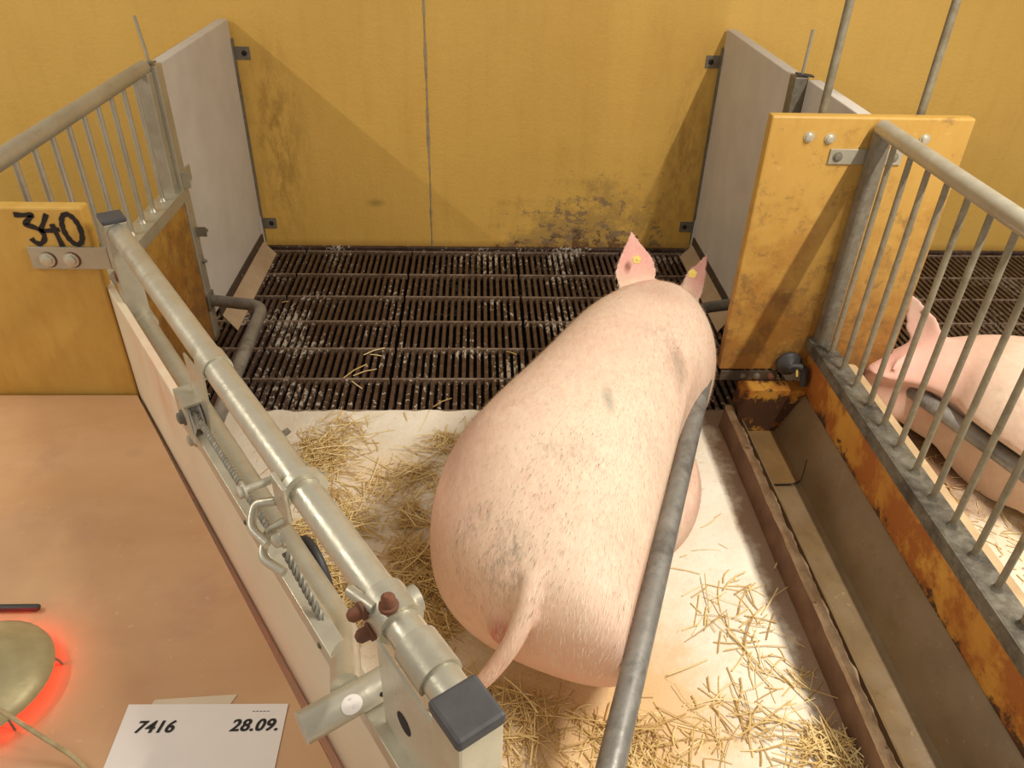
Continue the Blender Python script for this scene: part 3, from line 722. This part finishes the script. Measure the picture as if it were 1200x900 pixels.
# side board and its metal edge channel
gbox(-0.132, 1.62, 0.028, 0.046, 0.06, 0.82, 'side_board', 'cream', T, 0.003)
ch = gbox(0.62, 1.52, 0.022, 0.050, 0.815, 0.828, 'edge_channel', 'galv_new', T, 0.001)
gbox(0.62, 1.52, 0.046, 0.0495, 0.79, 0.826, 'channel_flange', 'galv_new', ch, 0.0005)
for a_ in (0.9, 1.2, 1.45): bolt(ch, G(a_, 0.0495, 0.805), nv, 0.004, 0.003, 'galv_dirty', 'rivet')
bolt(T, G(-0.10, 0.046, 0.78), nv, 0.005, 0.003, 'rust', 'screw'); bolt(T, G(0.60, 0.046, 0.785), nv, 0.012, 0.014, 'galv', 'hex_bolt')
# saddle clamp holding the pulley
def saddle(a, wd, name, mat='galv_new', r=0.027):
    P = [];  mb = MB(); n = 14; R0 = []
    for aa in (a - wd / 2, a + wd / 2):
        for rr in (0.0237, r):
            R0.append([mb.bm.verts.new(G(aa, rr * math.cos(q), 0.998 + rr * math.sin(q))) for q in [math.pi * (-0.15 + 1.3 * k / n) for k in range(n + 1)]])
    A, B, C_, D_ = R0
    for k in range(n):
        mb.bm.faces.new((B[k], B[k + 1], D_[k + 1], D_[k])); mb.bm.faces.new((A[k], A[k + 1], C_[k + 1], C_[k]))
        mb.bm.faces.new((A[k], A[k + 1], B[k + 1], B[k])); mb.bm.faces.new((C_[k], C_[k + 1], D_[k + 1], D_[k]))
    for k in (0, n): mb.bm.faces.new((A[k], B[k], D_[k], C_[k]))
    return mb.build(name, mat, T, True)
s1 = saddle(0.70, 0.045, 'pipe_saddle')
mb = MB(); mb.prism([G(0.61, 0.026, 0.985), G(0.73, 0.026, 1.0), G(0.72, 0.026, 0.93), G(0.69, 0.026, 0.85), G(0.63, 0.026, 0.85)], nv * 0.004)
mb.build('pulley_bracket', 'galv_new', s1)
mb = MB(); mb.prism([G(0.59, 0.056, 0.90), G(0.665, 0.056, 0.90), G(0.675, 0.056, 0.83), G(0.60, 0.056, 0.82)], nv * 0.004); mb.build('pulley_cheek', 'galv_new', s1)
mb = MB(); mb.prism([G(0.59, 0.030, 0.900), G(0.66, 0.030, 0.900), G(0.66, 0.060, 0.900), G(0.59, 0.060, 0.900)], (0, 0, 0.005)); mb.build('pulley_bridge', 'galv_new', s1)
wh = MB().lathe(G(0.632, 0.031, 0.865), [(0.010, 0), (0.040, 0.001), (0.040, 0.004), (0.030, 0.010), (0.030, 0.015), (0.040, 0.021), (0.040, 0.024), (0.010, 0.025)], 28, nv).build('pulley_wheel', 'white_board', s1, True)
bolt(s1, G(0.632, 0.060, 0.865), nv, 0.012, 0.012, 'galv_dirty')
# U-bolt with shackle
s2 = saddle(1.09, 0.014, 'u_bolt', 'galv_new', 0.034)
gbox(1.055, 1.10, 0.026, 0.034, 0.955, 1.020, 'clamp_plate', 'galv_new', s2)
gt([(1.03, 0.02, 0.985), (1.03, 0.075, 0.985)], 0.006, 'clamp_bolt', 'galv_new', s2, 10)
bolt(s2, G(1.03, 0.066, 0.985), nv, 0.011, 0.014, 'galv_new')
gt([(1.05, 0.03, 0.96), (1.02, 0.055, 0.945), (1.05, 0.075, 0.93), (1.09, 0.065, 0.925)], 0.007, 'shackle', 'galv_new', s2, 10, 0.014)
gt([(1.08, 0.03, 0.945), (1.06, 0.055, 0.92), (1.09, 0.078, 0.905), (1.13, 0.06, 0.90)], 0.007, 'shackle', 'galv_new', s2, 10, 0.014)
bolt(s2, G(1.10, 0.045, 0.935), nv, 0.011, 0.016, 'galv_new', 'nut')
# wire rope laid from three strands
P0 = G(0.66, 0.044, 0.886); P1 = G(1.10, 0.052, 0.925); P2 = G(1.20, 0.030, 0.80)
def strand(ph, path, r0, r):
    pts = []; N = 150
    for i in range(N + 1):
        q = i / N; p = path[0].lerp(path[1], q); d = (path[1] - path[0]).normalized(); a_ = d.orthogonal().normalized(); b__ = d.cross(a_)
        th = ph + q * (path[1] - path[0]).length / 0.03 * 2 * math.pi
        pts.append(p + (a_ * math.cos(th) + b__ * math.sin(th)) * r0)
    return pts
for path in ((P0, G(1.08, 0.046, 0.905)), (G(1.10, 0.045, 0.905), G(1.20, 0.028, 0.80))):
    rp = MB().tube([path[0], path[1]], 0.002, 6).build('wire_rope', 'rope', T)
    for k in range(3): MB().tube(strand(k * 2.094, path, 0.0032, 0.003), 0.0031, 6).build('strand', 'rope', rp, True)
# ring below the pipe
rg = MB(); Rc = G(0.93, -0.045, 0.66); rg.tube([Rc + (gv * math.cos(q) + Vector((0, 0, 1)) * math.sin(q)) * 0.055 for q in [math.pi * 1.9 * k / 24 for k in range(25)]], 0.010, 10)
rg.build('pipe_ring', 'black', T, True)
MB().tube([G(0.956, -0.0235, 0.998), G(0.956, -0.034, 1.004)], 0.005, 8).build('pin', 'galv_dirty', T)
# collar with rusty bolts near the end, sleeve, end plate
c1 = gt([(1.325, 0, 0.998), (1.375, 0, 0.998)], 0.030, 'pipe_collar', 'galv')
for (a_, b_, z_, ax) in ((1.335, 0.028, 1.005, nv), (1.345, 0.025, 0.975, nv), (1.365, 0.010, 1.026, Vector((0, 0, 1)))):
    bolt(c1, G(a_, b_, z_), ax, 0.009, 0.022, 'rust')
gt([(1.30, 0.03, 1.005), (1.35, 0.02, 1.015)], 0.008, 'clamp_lug', 'galv', c1, 10)
gt([(1.35, -0.036, 0.998), (1.35, -0.02, 0.998)], 0.018, 'clamp_lug', 'galv', c1, 12)
saddle(1.435, 0.055, 'pipe_sleeve', 'galv', 0.028)
mb = MB(); mb.prism([G(1.375, 0.030, 0.995), G(1.50, 0.030, 0.990), G(1.50, 0.030, 0.45), G(1.375, 0.030, 0.45)], nv * 0.004)
ep = mb.build('end_plate', 'galv_new', T)
MB().lathe(G(1.43, 0.0341, 0.90), [(0.016, 0), (0.016, 0.0006)], 20, nv).build('plate_hole', 'black_hole', ep)
# crank handle
gt([(1.10, 0.0, 0.765), (1.17, 0.0, 0.775), (1.315, 0.058, 0.850)], 0.021, 'crank_arm', 'galv_new', T, 18, 0.03)
h0, h1 = G(1.335, 0.128, 0.85), G(1.335, 0.004, 0.85)
hd = MB().hollow(h0, h1, 0.0215, 0.0185, 24).build('handle_tube', 'galv_new', T, True)
MB().lathe(h0, [(0.0185, 0.0), (0.0185, 0.004)], 20, -nv).build('tube_plug', 'galv', hd)
stk = MB(); 
hdir = (h1 - h0).normalized(); side = (CAM * 0 + Vector((0.05, -0.75, 0.65))); side = (side - hdir * side.dot(hdir)).normalized(); oth = hdir.cross(side)
ctr = h0.lerp(h1, 0.50); cv = stk.bm.verts.new(ctr + side * 0.0222); ring = []
for k in range(20):
    q = 2 * math.pi * k / 20; du, dv = 0.014 * math.cos(q), 0.0125 * math.sin(q); th = dv / 0.0222
    ring.append(stk.bm.verts.new(ctr + hdir * du + (side * math.cos(th) + oth * math.sin(th)) * 0.0222))
for k in range(20): stk.bm.faces.new((cv, ring[k], ring[(k + 1) % 20]))
stk.build('sticker', 'paper', hd)
MB().lathe(h0.lerp(h1, 0.82) + (side * 0.93 + oth * 0.36).normalized() * 0.0212, [(0.0035, 0), (0.0035, 0.0006)], 10, (side * 0.93 + oth * 0.36)).build('drilled_hole', 'black_hole', hd)

# ------------------------------------------------------------------ pigs
def ring_pts(c, lat, hw, ztop, zbot, n=40, ex=2.3, upv=Vector((0, 0, 1))):
    zc = zbot + (ztop - zbot) * 0.45; out = []
    for k in range(n):
        q = 2 * math.pi * k / n; cx, sx = math.cos(q), math.sin(q)
        v = math.copysign(abs(cx) ** (2 / ex), cx) * hw
        z = zc + (ztop - zc) * math.copysign(abs(sx) ** (2 / 2.05), sx) if sx > 0 else zc - (zc - zbot) * abs(sx) ** (2 / 2.8)
        out.append(Vector((c[0], c[1], 0)) + lat * v + Vector((0, 0, z)))
    return out
def catmull(vals, q):
    n = len(vals); f = q * (n - 1); i = min(int(f), n - 2); t_ = f - i
    p = [vals[max(0, min(n - 1, i + k))] for k in (-1, 0, 1, 2)]
    return 0.5 * ((2 * p[1]) + (-p[0] + p[2]) * t_ + (2 * p[0] - 5 * p[1] + 4 * p[2] - p[3]) * t_ ** 2 + (-p[0] + 3 * p[1] - 3 * p[2] + p[3]) * t_ ** 3)
def body(mb, A, u, v, rows, sub=5, skew=None):
    """rows: (s, vc, hw, ztop, zbot)"""
    N = (len(rows) - 1) * sub; R = []
    pos = []
    for i in range(N + 1):
        q = i / N; s_, vc, hw, zt_, zb_ = [catmull([r[k] for r in rows], q) for k in range(5)]
        pos.append((A + u * s_ + v * vc, hw, zt_, zb_))
    for i, (p, hw, zt_, zb_) in enumerate(pos):
        T_ = (pos[min(i + 1, N)][0] - pos[max(i - 1, 0)][0]).normalized(); lat = Vector((T_.y, -T_.x, 0))
        if skew: lat = v - u * skew * max(0.0, 1.0 - max(0.0, (p - A).dot(u)) / 0.6)
        R.append([mb.bm.verts.new(x) for x in ring_pts(p, lat, max(hw, 0.01), zt_, zb_)])
    for a_, b_ in zip(R, R[1:]):
        for k in range(len(a_)):
            j = (k + 1) % len(a_); mb.bm.faces.new((a_[k], a_[j], b_[j], b_[k]))
    mb.bm.faces.new(R[0][::-1]); mb.bm.faces.new(R[-1])
def ellip(mb, c, r, ax=None):
    q = bmesh.ops.create_uvsphere(mb.bm, u_segments=24, v_segments=14, radius=1.0)
    mt = Matrix.Translation(c) @ (ax.to_4x4() if ax is not None else Matrix.Identity(4)) @ Matrix.Diagonal((*r, 1))
    bmesh.ops.transform(mb.bm, matrix=mt, verts=q['verts'])
def ear(mb, base0, base1, tip, cup, curl=0.0, thick=0.016, bulge=0.35):
    base0, base1, tip = Vector(base0), Vector(base1), Vector(tip); mid = (base0 + base1) / 2
    ax = tip - mid; wv = (base1 - base0); nrm = wv.cross(ax).normalized()
    NU, NV = 10, 14; F = []; Bk = []
    for j in range(NV + 1):
        t_ = j / NV; wid = (1 - t_ ** 1.7) * (1 + bulge * math.sin(math.pi * min(1, t_ * 1.15)) ) * 0.5
        rowF, rowB = [], []
        for i in range(NU + 1):
            s_ = (i / NU - 0.5) * 2
            p = mid + ax * t_ + wv * wid * s_ + nrm * (cup * (1 - s_ * s_) * (1 - t_ * 0.6) + curl * t_ * t_)
            th = thick * 0.5 * (1 - 0.45 * abs(s_) ** 3) * (1 - 0.25 * t_)
            rowF.append(mb.bm.verts.new(p + nrm * th)); rowB.append(mb.bm.verts.new(p - nrm * th))
        F.append(rowF); Bk.append(rowB)
    for j in range(NV):
        for i in range(NU):
            mb.bm.faces.new((F[j][i], F[j][i + 1], F[j + 1][i + 1], F[j + 1][i])); mb.bm.faces.new((Bk[j][i + 1], Bk[j][i], Bk[j + 1][i], Bk[j + 1][i + 1]))
        mb.bm.faces.new((Bk[j][0], F[j][0], F[j + 1][0], Bk[j + 1][0])); mb.bm.faces.new((F[j][NU], Bk[j][NU], Bk[j + 1][NU], F[j + 1][NU]))
    for i in range(NU):
        mb.bm.faces.new((F[0][i + 1], F[0][i], Bk[0][i], Bk[0][i + 1])); mb.bm.faces.new((F[NV][i], F[NV][i + 1], Bk[NV][i + 1], Bk[NV][i]))
def fuse(mb, name, mat, parent, voxel=0.007, smooth=4, keep=(), iters=40, rails=()):
    me = mb.mesh(name + '_raw'); tmp = bpy.data.objects.new('tmp_fuse', me); COL.objects.link(tmp)
    r = tmp.modifiers.new('r', 'REMESH'); r.mode = 'VOXEL'; r.voxel_size = voxel; r.use_smooth_shade = True
    s_ = tmp.modifiers.new('s', 'SMOOTH'); s_.factor = 0.5; s_.iterations = smooth
    d_ = bpy.context.evaluated_depsgraph_get(); d_.update()
    out = bpy.data.meshes.new_from_object(tmp.evaluated_get(d_)); bpy.data.objects.remove(tmp); bpy.data.meshes.remove(me)
    import numpy as np
    nv_ = len(out.vertices); co = np.empty(nv_ * 3); out.vertices.foreach_get('co', co); co = co.reshape(-1, 3)
    ed = np.empty(len(out.edges) * 2, dtype=np.int64); out.edges.foreach_get('vertices', ed); ed = ed.reshape(-1, 2)
    deg = np.bincount(ed.ravel(), minlength=nv_).astype(float)
    wt = np.ones(nv_)
    for (kc, kr) in keep:                                 # ears and tail keep their thin shape
        dd = np.linalg.norm(co - np.array(kc), axis=1) / kr
        wt = np.minimum(wt, np.clip((dd - 0.8) / 0.4, 0.07, 1))
    for it in range(iters):
        acc = np.zeros_like(co); np.add.at(acc, ed[:, 0], co[ed[:, 1]]); np.add.at(acc, ed[:, 1], co[ed[:, 0]])
        co = co + (acc / deg[:, None] - co) * (0.6 * wt)[:, None]
    for (a0, b0, mg, zr0, zr1, tr0, tr1) in rails:         # flesh gives way where it leans on a pipe
        a0 = np.array(a0[:2]); d0 = np.array(b0[:2]) - a0; L0 = np.linalg.norm(d0); d0 = d0 / L0
        nn_ = np.array([-d0[1], d0[0]])
        if (co[:, :2].mean(0) - a0) @ nn_ < 0: nn_ = -nn_
        rel = co[:, :2] - a0; sd = rel @ nn_; tt = rel @ d0
        wz = np.clip((co[:, 2] - zr0) / (zr1 - zr0), 0, 1); wt_ = np.clip((tt - tr0) / (tr1 - tr0), 0, 1)
        mv = np.maximum(0, mg - sd) * wz * wt_
        co[:, :2] += mv[:, None] * nn_
        nearm = wt * (np.abs(sd) < 0.12)
        for it in range(6):
            acc = np.zeros_like(co); np.add.at(acc, ed[:, 0], co[ed[:, 1]]); np.add.at(acc, ed[:, 1], co[ed[:, 0]])
            co = co + (acc / deg[:, None] - co) * (0.5 * nearm)[:, None]
    out.vertices.foreach_set('co', co.ravel()); out.update()
    for v_ in out.vertices:
        if v_.co.z < 0.006: v_.co.z = 0.006
    return link(name, out, mat, parent, True)

def bristles(me, parent, n, axis, mat, name, ln=(0.008, 0.018), wd=0.0006, test=None, rnd=random):
    mb = MB(); V = me.vertices; c = 0
    while c < n:
        v_ = V[rnd.randrange(len(V))]; nn = v_.normal
        if nn.z < -0.1 or (nn.y > 0.75): continue
        if test and not test(v_.co): continue
        back = -axis + Vector((0, 0, -0.25)); tdir = (back - nn * back.dot(nn))
        if tdir.length < 0.1: continue
        d = (tdir.normalized() + nn * rnd.uniform(0.12, 0.4) + Vector((rnd.uniform(-.3, .3), rnd.uniform(-.3, .3), 0))).normalized()
        sd = d.cross(nn).normalized() * wd; p = v_.co - nn * 0.0005 + Vector((rnd.uniform(-.003, .003), rnd.uniform(-.003, .003), 0)); L_ = rnd.uniform(*ln)
        a_ = mb.bm.verts.new(p - sd); b_ = mb.bm.verts.new(p + sd); e_ = mb.bm.verts.new(p + d * L_)
        mb.bm.faces.new((a_, b_, e_)); c += 1
    me2 = bpy.data.meshes.new(name); mb.bm.to_mesh(me2); mb.bm.free()
    o = link(name, me2, mat, parent); o['kind'] = 'stuff'; return o

# main sow: lying on her chest, head to the wall, seen from behind
T = thing('sow', 'large pale pink sow lying with its back to the camera in the straw', 'pig')
A = Vector((0.17, -2.72, 0)); u = Vector((0.31, 0.951, 0)).normalized(); v = Vector((0.951, -0.31, 0)).normalized()
mb = MB()
rows = [(-0.045, 0.025, 0.05, 0.335, 0.245), (-0.032, 0.020, 0.13, 0.380, 0.20), (0.004, -0.005, 0.205, 0.435, 0.14), (0.07, -0.045, 0.258, 0.478, 0.08), (0.18, -0.080, 0.297, 0.513, 0.02), (0.33, -0.105, 0.317, 0.540, 0.0), (0.50, -0.110, 0.320, 0.555, 0.0),
        (0.68, -0.090, 0.305, 0.555, 0.0), (0.86, -0.055, 0.288, 0.555, 0.0), (1.03, -0.02, 0.278, 0.560, 0.0), (1.18, 0.008, 0.272, 0.556, 0.0), (1.30, 0.028, 0.255, 0.540, 0.0),
        (1.41, 0.045, 0.205, 0.515, 0.02), (1.50, 0.045, 0.145, 0.47, 0.05), (1.60, 0.045, 0.100, 0.39, 0.06), (1.72, 0.045, 0.072, 0.29, 0.06), (1.80, 0.045, 0.060, 0.23, 0.07), (1.815, 0.045, 0.03, 0.2, 0.1)]
body(mb, A, u, v, rows, 5, 0.09)
rotu = Matrix((v, u, Vector((0, 0, 1)))).transposed()
ellip(mb, A + u * 0.74 + v * 0.155 + Vector((0, 0, 0.12)), (0.145, 0.27, 0.135), rotu)      # right thigh pushed under the rail
ellip(mb, A + u * 0.42 + v * -0.26 + Vector((0, 0, 0.20)), (0.16, 0.26, 0.20), rotu)         # left haunch
ellip(mb, A + u * 1.12 + v * 0.14 + Vector((0, 0, 0.12)), (0.10, 0.20, 0.12), rotu)         # right elbow
ellip(mb, A + u * 1.15 + v * -0.20 + Vector((0, 0, 0.12)), (0.10, 0.20, 0.12), rotu)        # left elbow
# tail
tp = [Vector((0.170, -2.52, 0.44)), Vector((0.142, -2.60, 0.45)), Vector((0.120, -2.685, 0.425)), Vector((0.085, -2.755, 0.350)), Vector((0.040, -2.790, 0.285)), Vector((0.0, -2.805, 0.235)), Vector((-0.018, -2.808, 0.21))]
N = 24; cps = [Vector([catmull([p[k] for p in tp], i / N) for k in range(3)]) for i in range(N + 1)]
mb.tube(cps, [0.034 - 0.017 * min(1, i / N * 1.1) for i in range(N + 1)], 14)
ellip(mb, Vector((0.050, -2.695, 0.285)), (0.030, 0.035, 0.045))                                # vulva
ear(mb, (0.505, -1.375, 0.47), (0.640, -1.335, 0.48), (0.548, -1.262, 0.655), -0.03)
ear(mb, (0.725, -1.36, 0.46), (0.775, -1.425, 0.44), (0.825, -1.31, 0.595), -0.02)
sow = fuse(mb, 'body', 'pig', T, keep=[((0.57, -1.30, 0.58), 0.13), ((0.79, -1.36, 0.54), 0.12)] + [(tuple(p), 0.055) for p in cps[9:]], rails=[((0.79, -1.62), (0.222, -3.12), 0.030, 0.19, 0.25, 0.15, 0.45)])
bristles(sow.data, T, 34000, u, 'bristle', 'bristles', (0.010, 0.022), 0.00045)
bristles(sow.data, T, 4500, u, 'bristle_tan', 'tan_bristles', (0.010, 0.020), 0.0004)
bristles(sow.data, T, 420, u, 'bristle_dark', 'dark_bristles', (0.012, 0.026), 0.0004, lambda c: ((c - Vector((0.07, -2.6, 0.45))).length < 0.16 or (c - Vector((0.22, -2.38, 0.55))).length < 0.12 or (c - Vector((0.6, -1.87, 0.5))).length < 0.08) and random.random() < 0.5)
def eartag(p, nrm, r=0.017, parent=T):
    nrm = Vector(nrm).normalized()
    o = MB().lathe(Vector(p), [(r * 0.9, 0), (r, 0.001), (r, 0.004), (r * 0.85, 0.005)], 5, nrm).build('ear_tag', 'tag', parent)
    MB().lathe(Vector(p) + nrm * 0.005, [(0.006, 0), (0.005, 0.002), (0.001, 0.003)], 10, nrm).build('tag_stud', 'tag', o, True)
eartag((0.560, -1.345, 0.575), (0.05, -0.75, 0.5)); eartag((0.755, -1.392, 0.545), (-0.2, -0.8, 0.5))

# neighbouring sow, mirror-wise behind the railing, head turned toward the yellow board
T = thing('sow', 'pink sow lying in the neighbouring pen behind the grey bars', 'pig')
mb = MB(); A2 = Vector((2.22, -2.78, 0)); u2 = Vector((-0.36, 0.933, 0)).normalized(); v2 = Vector((0.933, 0.36, 0)).normalized()
rows2 = [(-0.04, 0, 0.04, 0.26, 0.12), (0.0, 0, 0.19, 0.38, 0.03), (0.12, 0, 0.26, 0.47, 0.0), (0.35, 0, 0.28, 0.52, 0.0), (0.6, 0, 0.28, 0.53, 0.0), (0.85, 0, 0.27, 0.52, 0.0), (1.05, -0.01, 0.255, 0.50, 0.0), (1.2, -0.04, 0.21, 0.45, 0.0),
         (1.29, -0.10, 0.165, 0.40, 0.02), (1.36, -0.19, 0.13, 0.36, 0.04), (1.39, -0.30, 0.095, 0.30, 0.05), (1.40, -0.40, 0.07, 0.24, 0.06), (1.40, -0.45, 0.055, 0.2, 0.08)]
body(mb, A2, u2, v2, rows2)
rot2 = Matrix((v2, u2, Vector((0, 0, 1)))).transposed()
ellip(mb, A2 + u2 * 0.55 + v2 * -0.2 + Vector((0, 0, 0.13)), (0.12, 0.26, 0.13), rot2)
ellip(mb, A2 + u2 * 1.0 + v2 * -0.2 + Vector((0, 0, 0.11)), (0.09, 0.2, 0.11), rot2)
ear(mb, (1.556, -1.505, 0.330), (1.630, -1.603, 0.390), (1.590, -1.351, 0.460), -0.015, 0, 0.02, 0.15)
ear(mb, (1.537, -1.571, 0.370), (1.506, -1.579, 0.340), (1.419, -1.650, 0.300), -0.015, 0, 0.02, 0.2)
fuse(mb, 'body', 'pig2', T, 0.009, 4, [((1.606, -1.433, 0.420), 0.10), ((1.452, -1.636, 0.330), 0.06)], 25, [((1.420, -1.21), (2.05, -3.11), 0.030, 0.27, 0.22, 0.25, 0.5)])
eartag((1.606, -1.456, 0.440), (-0.1, -0.8, 0.5), 0.012, T)

# ------------------------------------------------------------------ straw
def straw_mesh(clusters, n, zf, lens=(0.03, 0.12), seed=3, reject=None):
    rnd = random.Random(seed); mb = MB(); bm = mb.bm
    tot = sum(c[4] for c in clusters); cnt = 0; hmap = {}
    while cnt < n:
        q = rnd.uniform(0, tot)
        for c in clusters:
            q -= c[4]
            if q <= 0: break
        x = rnd.gauss(c[0], c[2]); y = rnd.gauss(c[1], c[3])
        if reject and reject(x, y): continue
        L_ = rnd.uniform(*lens) * rnd.uniform(0.35, 1.0); a = rnd.uniform(0, math.pi * 2); r = rnd.uniform(0.0006, 0.0015)
        key = (round(x / 0.03), round(y / 0.03)); h = hmap.get(key, 0); hmap[key] = h + 1
        z0 = zf + min(0.032, 0.0022 * h) + r; d = Vector((math.cos(a), math.sin(a), 0)); s_ = Vector((-d.y, d.x, 0)); bendv = rnd.gauss(0, 0.045) * L_; tilt = rnd.uniform(-0.1, 0.16)
        rings = []
        for k in range(4):
            t_ = k / 3 - 0.5
            p = Vector((x, y, z0)) + d * L_ * t_ + s_ * bendv * (1 - 4 * t_ * t_) + Vector((0, 0, max(0, L_ * (t_ + 0.5) * max(0, tilt))))
            rings.append([bm.verts.new(p + s_ * r * 1.5), bm.verts.new(p + Vector((0, 0, r))), bm.verts.new(p - s_ * r * 1.5)])
        for A_, B_ in zip(rings, rings[1:]):
            for k in range(3): bm.faces.new((A_[k], A_[(k + 1) % 3], B_[(k + 1) % 3], B_[k]))
        cnt += 1
    me = bpy.data.meshes.new('straw'); bm.to_mesh(me); bm.free(); return me
def rej(x, y):
    if y > -1.49: return True
    if 0.905 < x < 1.31: return True
    d = Vector((x, y, 0)) - A; s_, v_ = d.dot(u), d.dot(v)
    if 0.03 < s_ < 1.3 and -0.30 < v_ < 0.18: return True
    e_ = Vector((x, y, 0)) - Og
    return e_.dot(nv) > -0.06
cl = [(-0.534, -1.758, 0.045, 0.045, 0.8), (-0.606, -1.688, 0.05, 0.05, 0.35), (-0.497, -1.615, 0.05, 0.05, 0.3), (-0.483, -1.972, 0.05, 0.05, 0.55), (-0.399, -2.069, 0.04, 0.04, 0.45), (-0.213, -1.849, 0.04, 0.04, 0.4), (-0.109, -1.685, 0.04, 0.04, 0.35), (-0.313, -1.912, 0.06, 0.06, 0.25), (-0.218, -2.052, 0.03, 0.03, 0.35), (-0.201, -2.214, 0.03, 0.03, 0.7), (-0.161, -2.329, 0.04, 0.04, 0.9), (-0.082, -2.492, 0.05, 0.05, 0.8), (-0.536, -2.13, 0.05, 0.05, 0.5), (-0.432, -2.293, 0.06, 0.06, 0.8), (-0.354, -2.402, 0.05, 0.05, 0.6), (-0.001, -2.612, 0.06, 0.06, 0.7), (0.129, -2.659, 0.06, 0.06, 0.8), (0.283, -2.647, 0.05, 0.05, 0.6), (0.04, -2.755, 0.08, 0.08, 0.55), (0.162, -2.802, 0.07, 0.07, 0.3), (0.343, -2.827, 0.05, 0.05, 0.45), (0.421, -2.85, 0.05, 0.05, 0.3), (0.662, -2.417, 0.06, 0.06, 0.077), (0.761, -2.373, 0.05, 0.05, 0.055), (0.747, -2.506, 0.05, 0.05, 0.088), (0.756, -2.626, 0.05, 0.05, 0.077), (0.637, -2.649, 0.06, 0.06, 0.088), (0.655, -2.745, 0.06, 0.06, 0.154), (0.537, -2.788, 0.06, 0.06, 0.11), (0.715, -2.791, 0.05, 0.05, 0.121), (0.815, -2.837, 0.03, 0.03, 0.35), (0.868, -2.859, 0.03, 0.03, 0.4), (0.827, -2.653, 0.02, 0.02, 0.066), (-0.328, -1.759, 0.16, 0.16, 0.25), (0.755, -2.209, 0.1, 0.1, 0.033)]
o = link('straw', straw_mesh(cl, 2500, 0.006, (0.05, 0.20), 3, rej), 'straw'); o['kind'] = 'stuff'
tag(o, 'loose yellow straw strewn over the pale floor around the sow', 'straw')
def rej2(x, y): return y > -1.49 or x < 1.31
o = link('straw', straw_mesh([(1.65, -2.1, 0.2, 0.3, 1)], 260, 0.006, (0.04, 0.12), 5, rej2), 'straw'); o['kind'] = 'stuff'
tag(o, 'sparse straw on the floor of the neighbouring pen', 'straw')
gs = [(-0.50, -1.20, 0.13, 0.9), (-0.46, -1.21, 0.10, 0.5), (-0.48, -1.30, 0.07, 2.3), (-0.44, -1.05, 0.10, 0.6), (-0.43, -1.08, 0.05, 2.9), (0.14, -1.06, 0.05, 2.6), (-0.14, -1.42, 0.09, 0.7), (-0.9, -0.62, 0.03, 0.3)]
mb = MB()
for x_, y_, L_, a in gs:
    d = Vector((math.cos(a), math.sin(a), 0)) * L_ / 2; c_ = Vector((x_, y_, 0.004))
    mb.tube([c_ - d, c_ + Vector((0, 0, 0.003)) + Vector((-d.y, d.x, 0)) * 0.08, c_ + d], 0.0022, 5)
o = mb.build('straw', 'straw'); o['kind'] = 'stuff'
tag(o, 'few single straws lying on the dark slatted grate', 'straw')
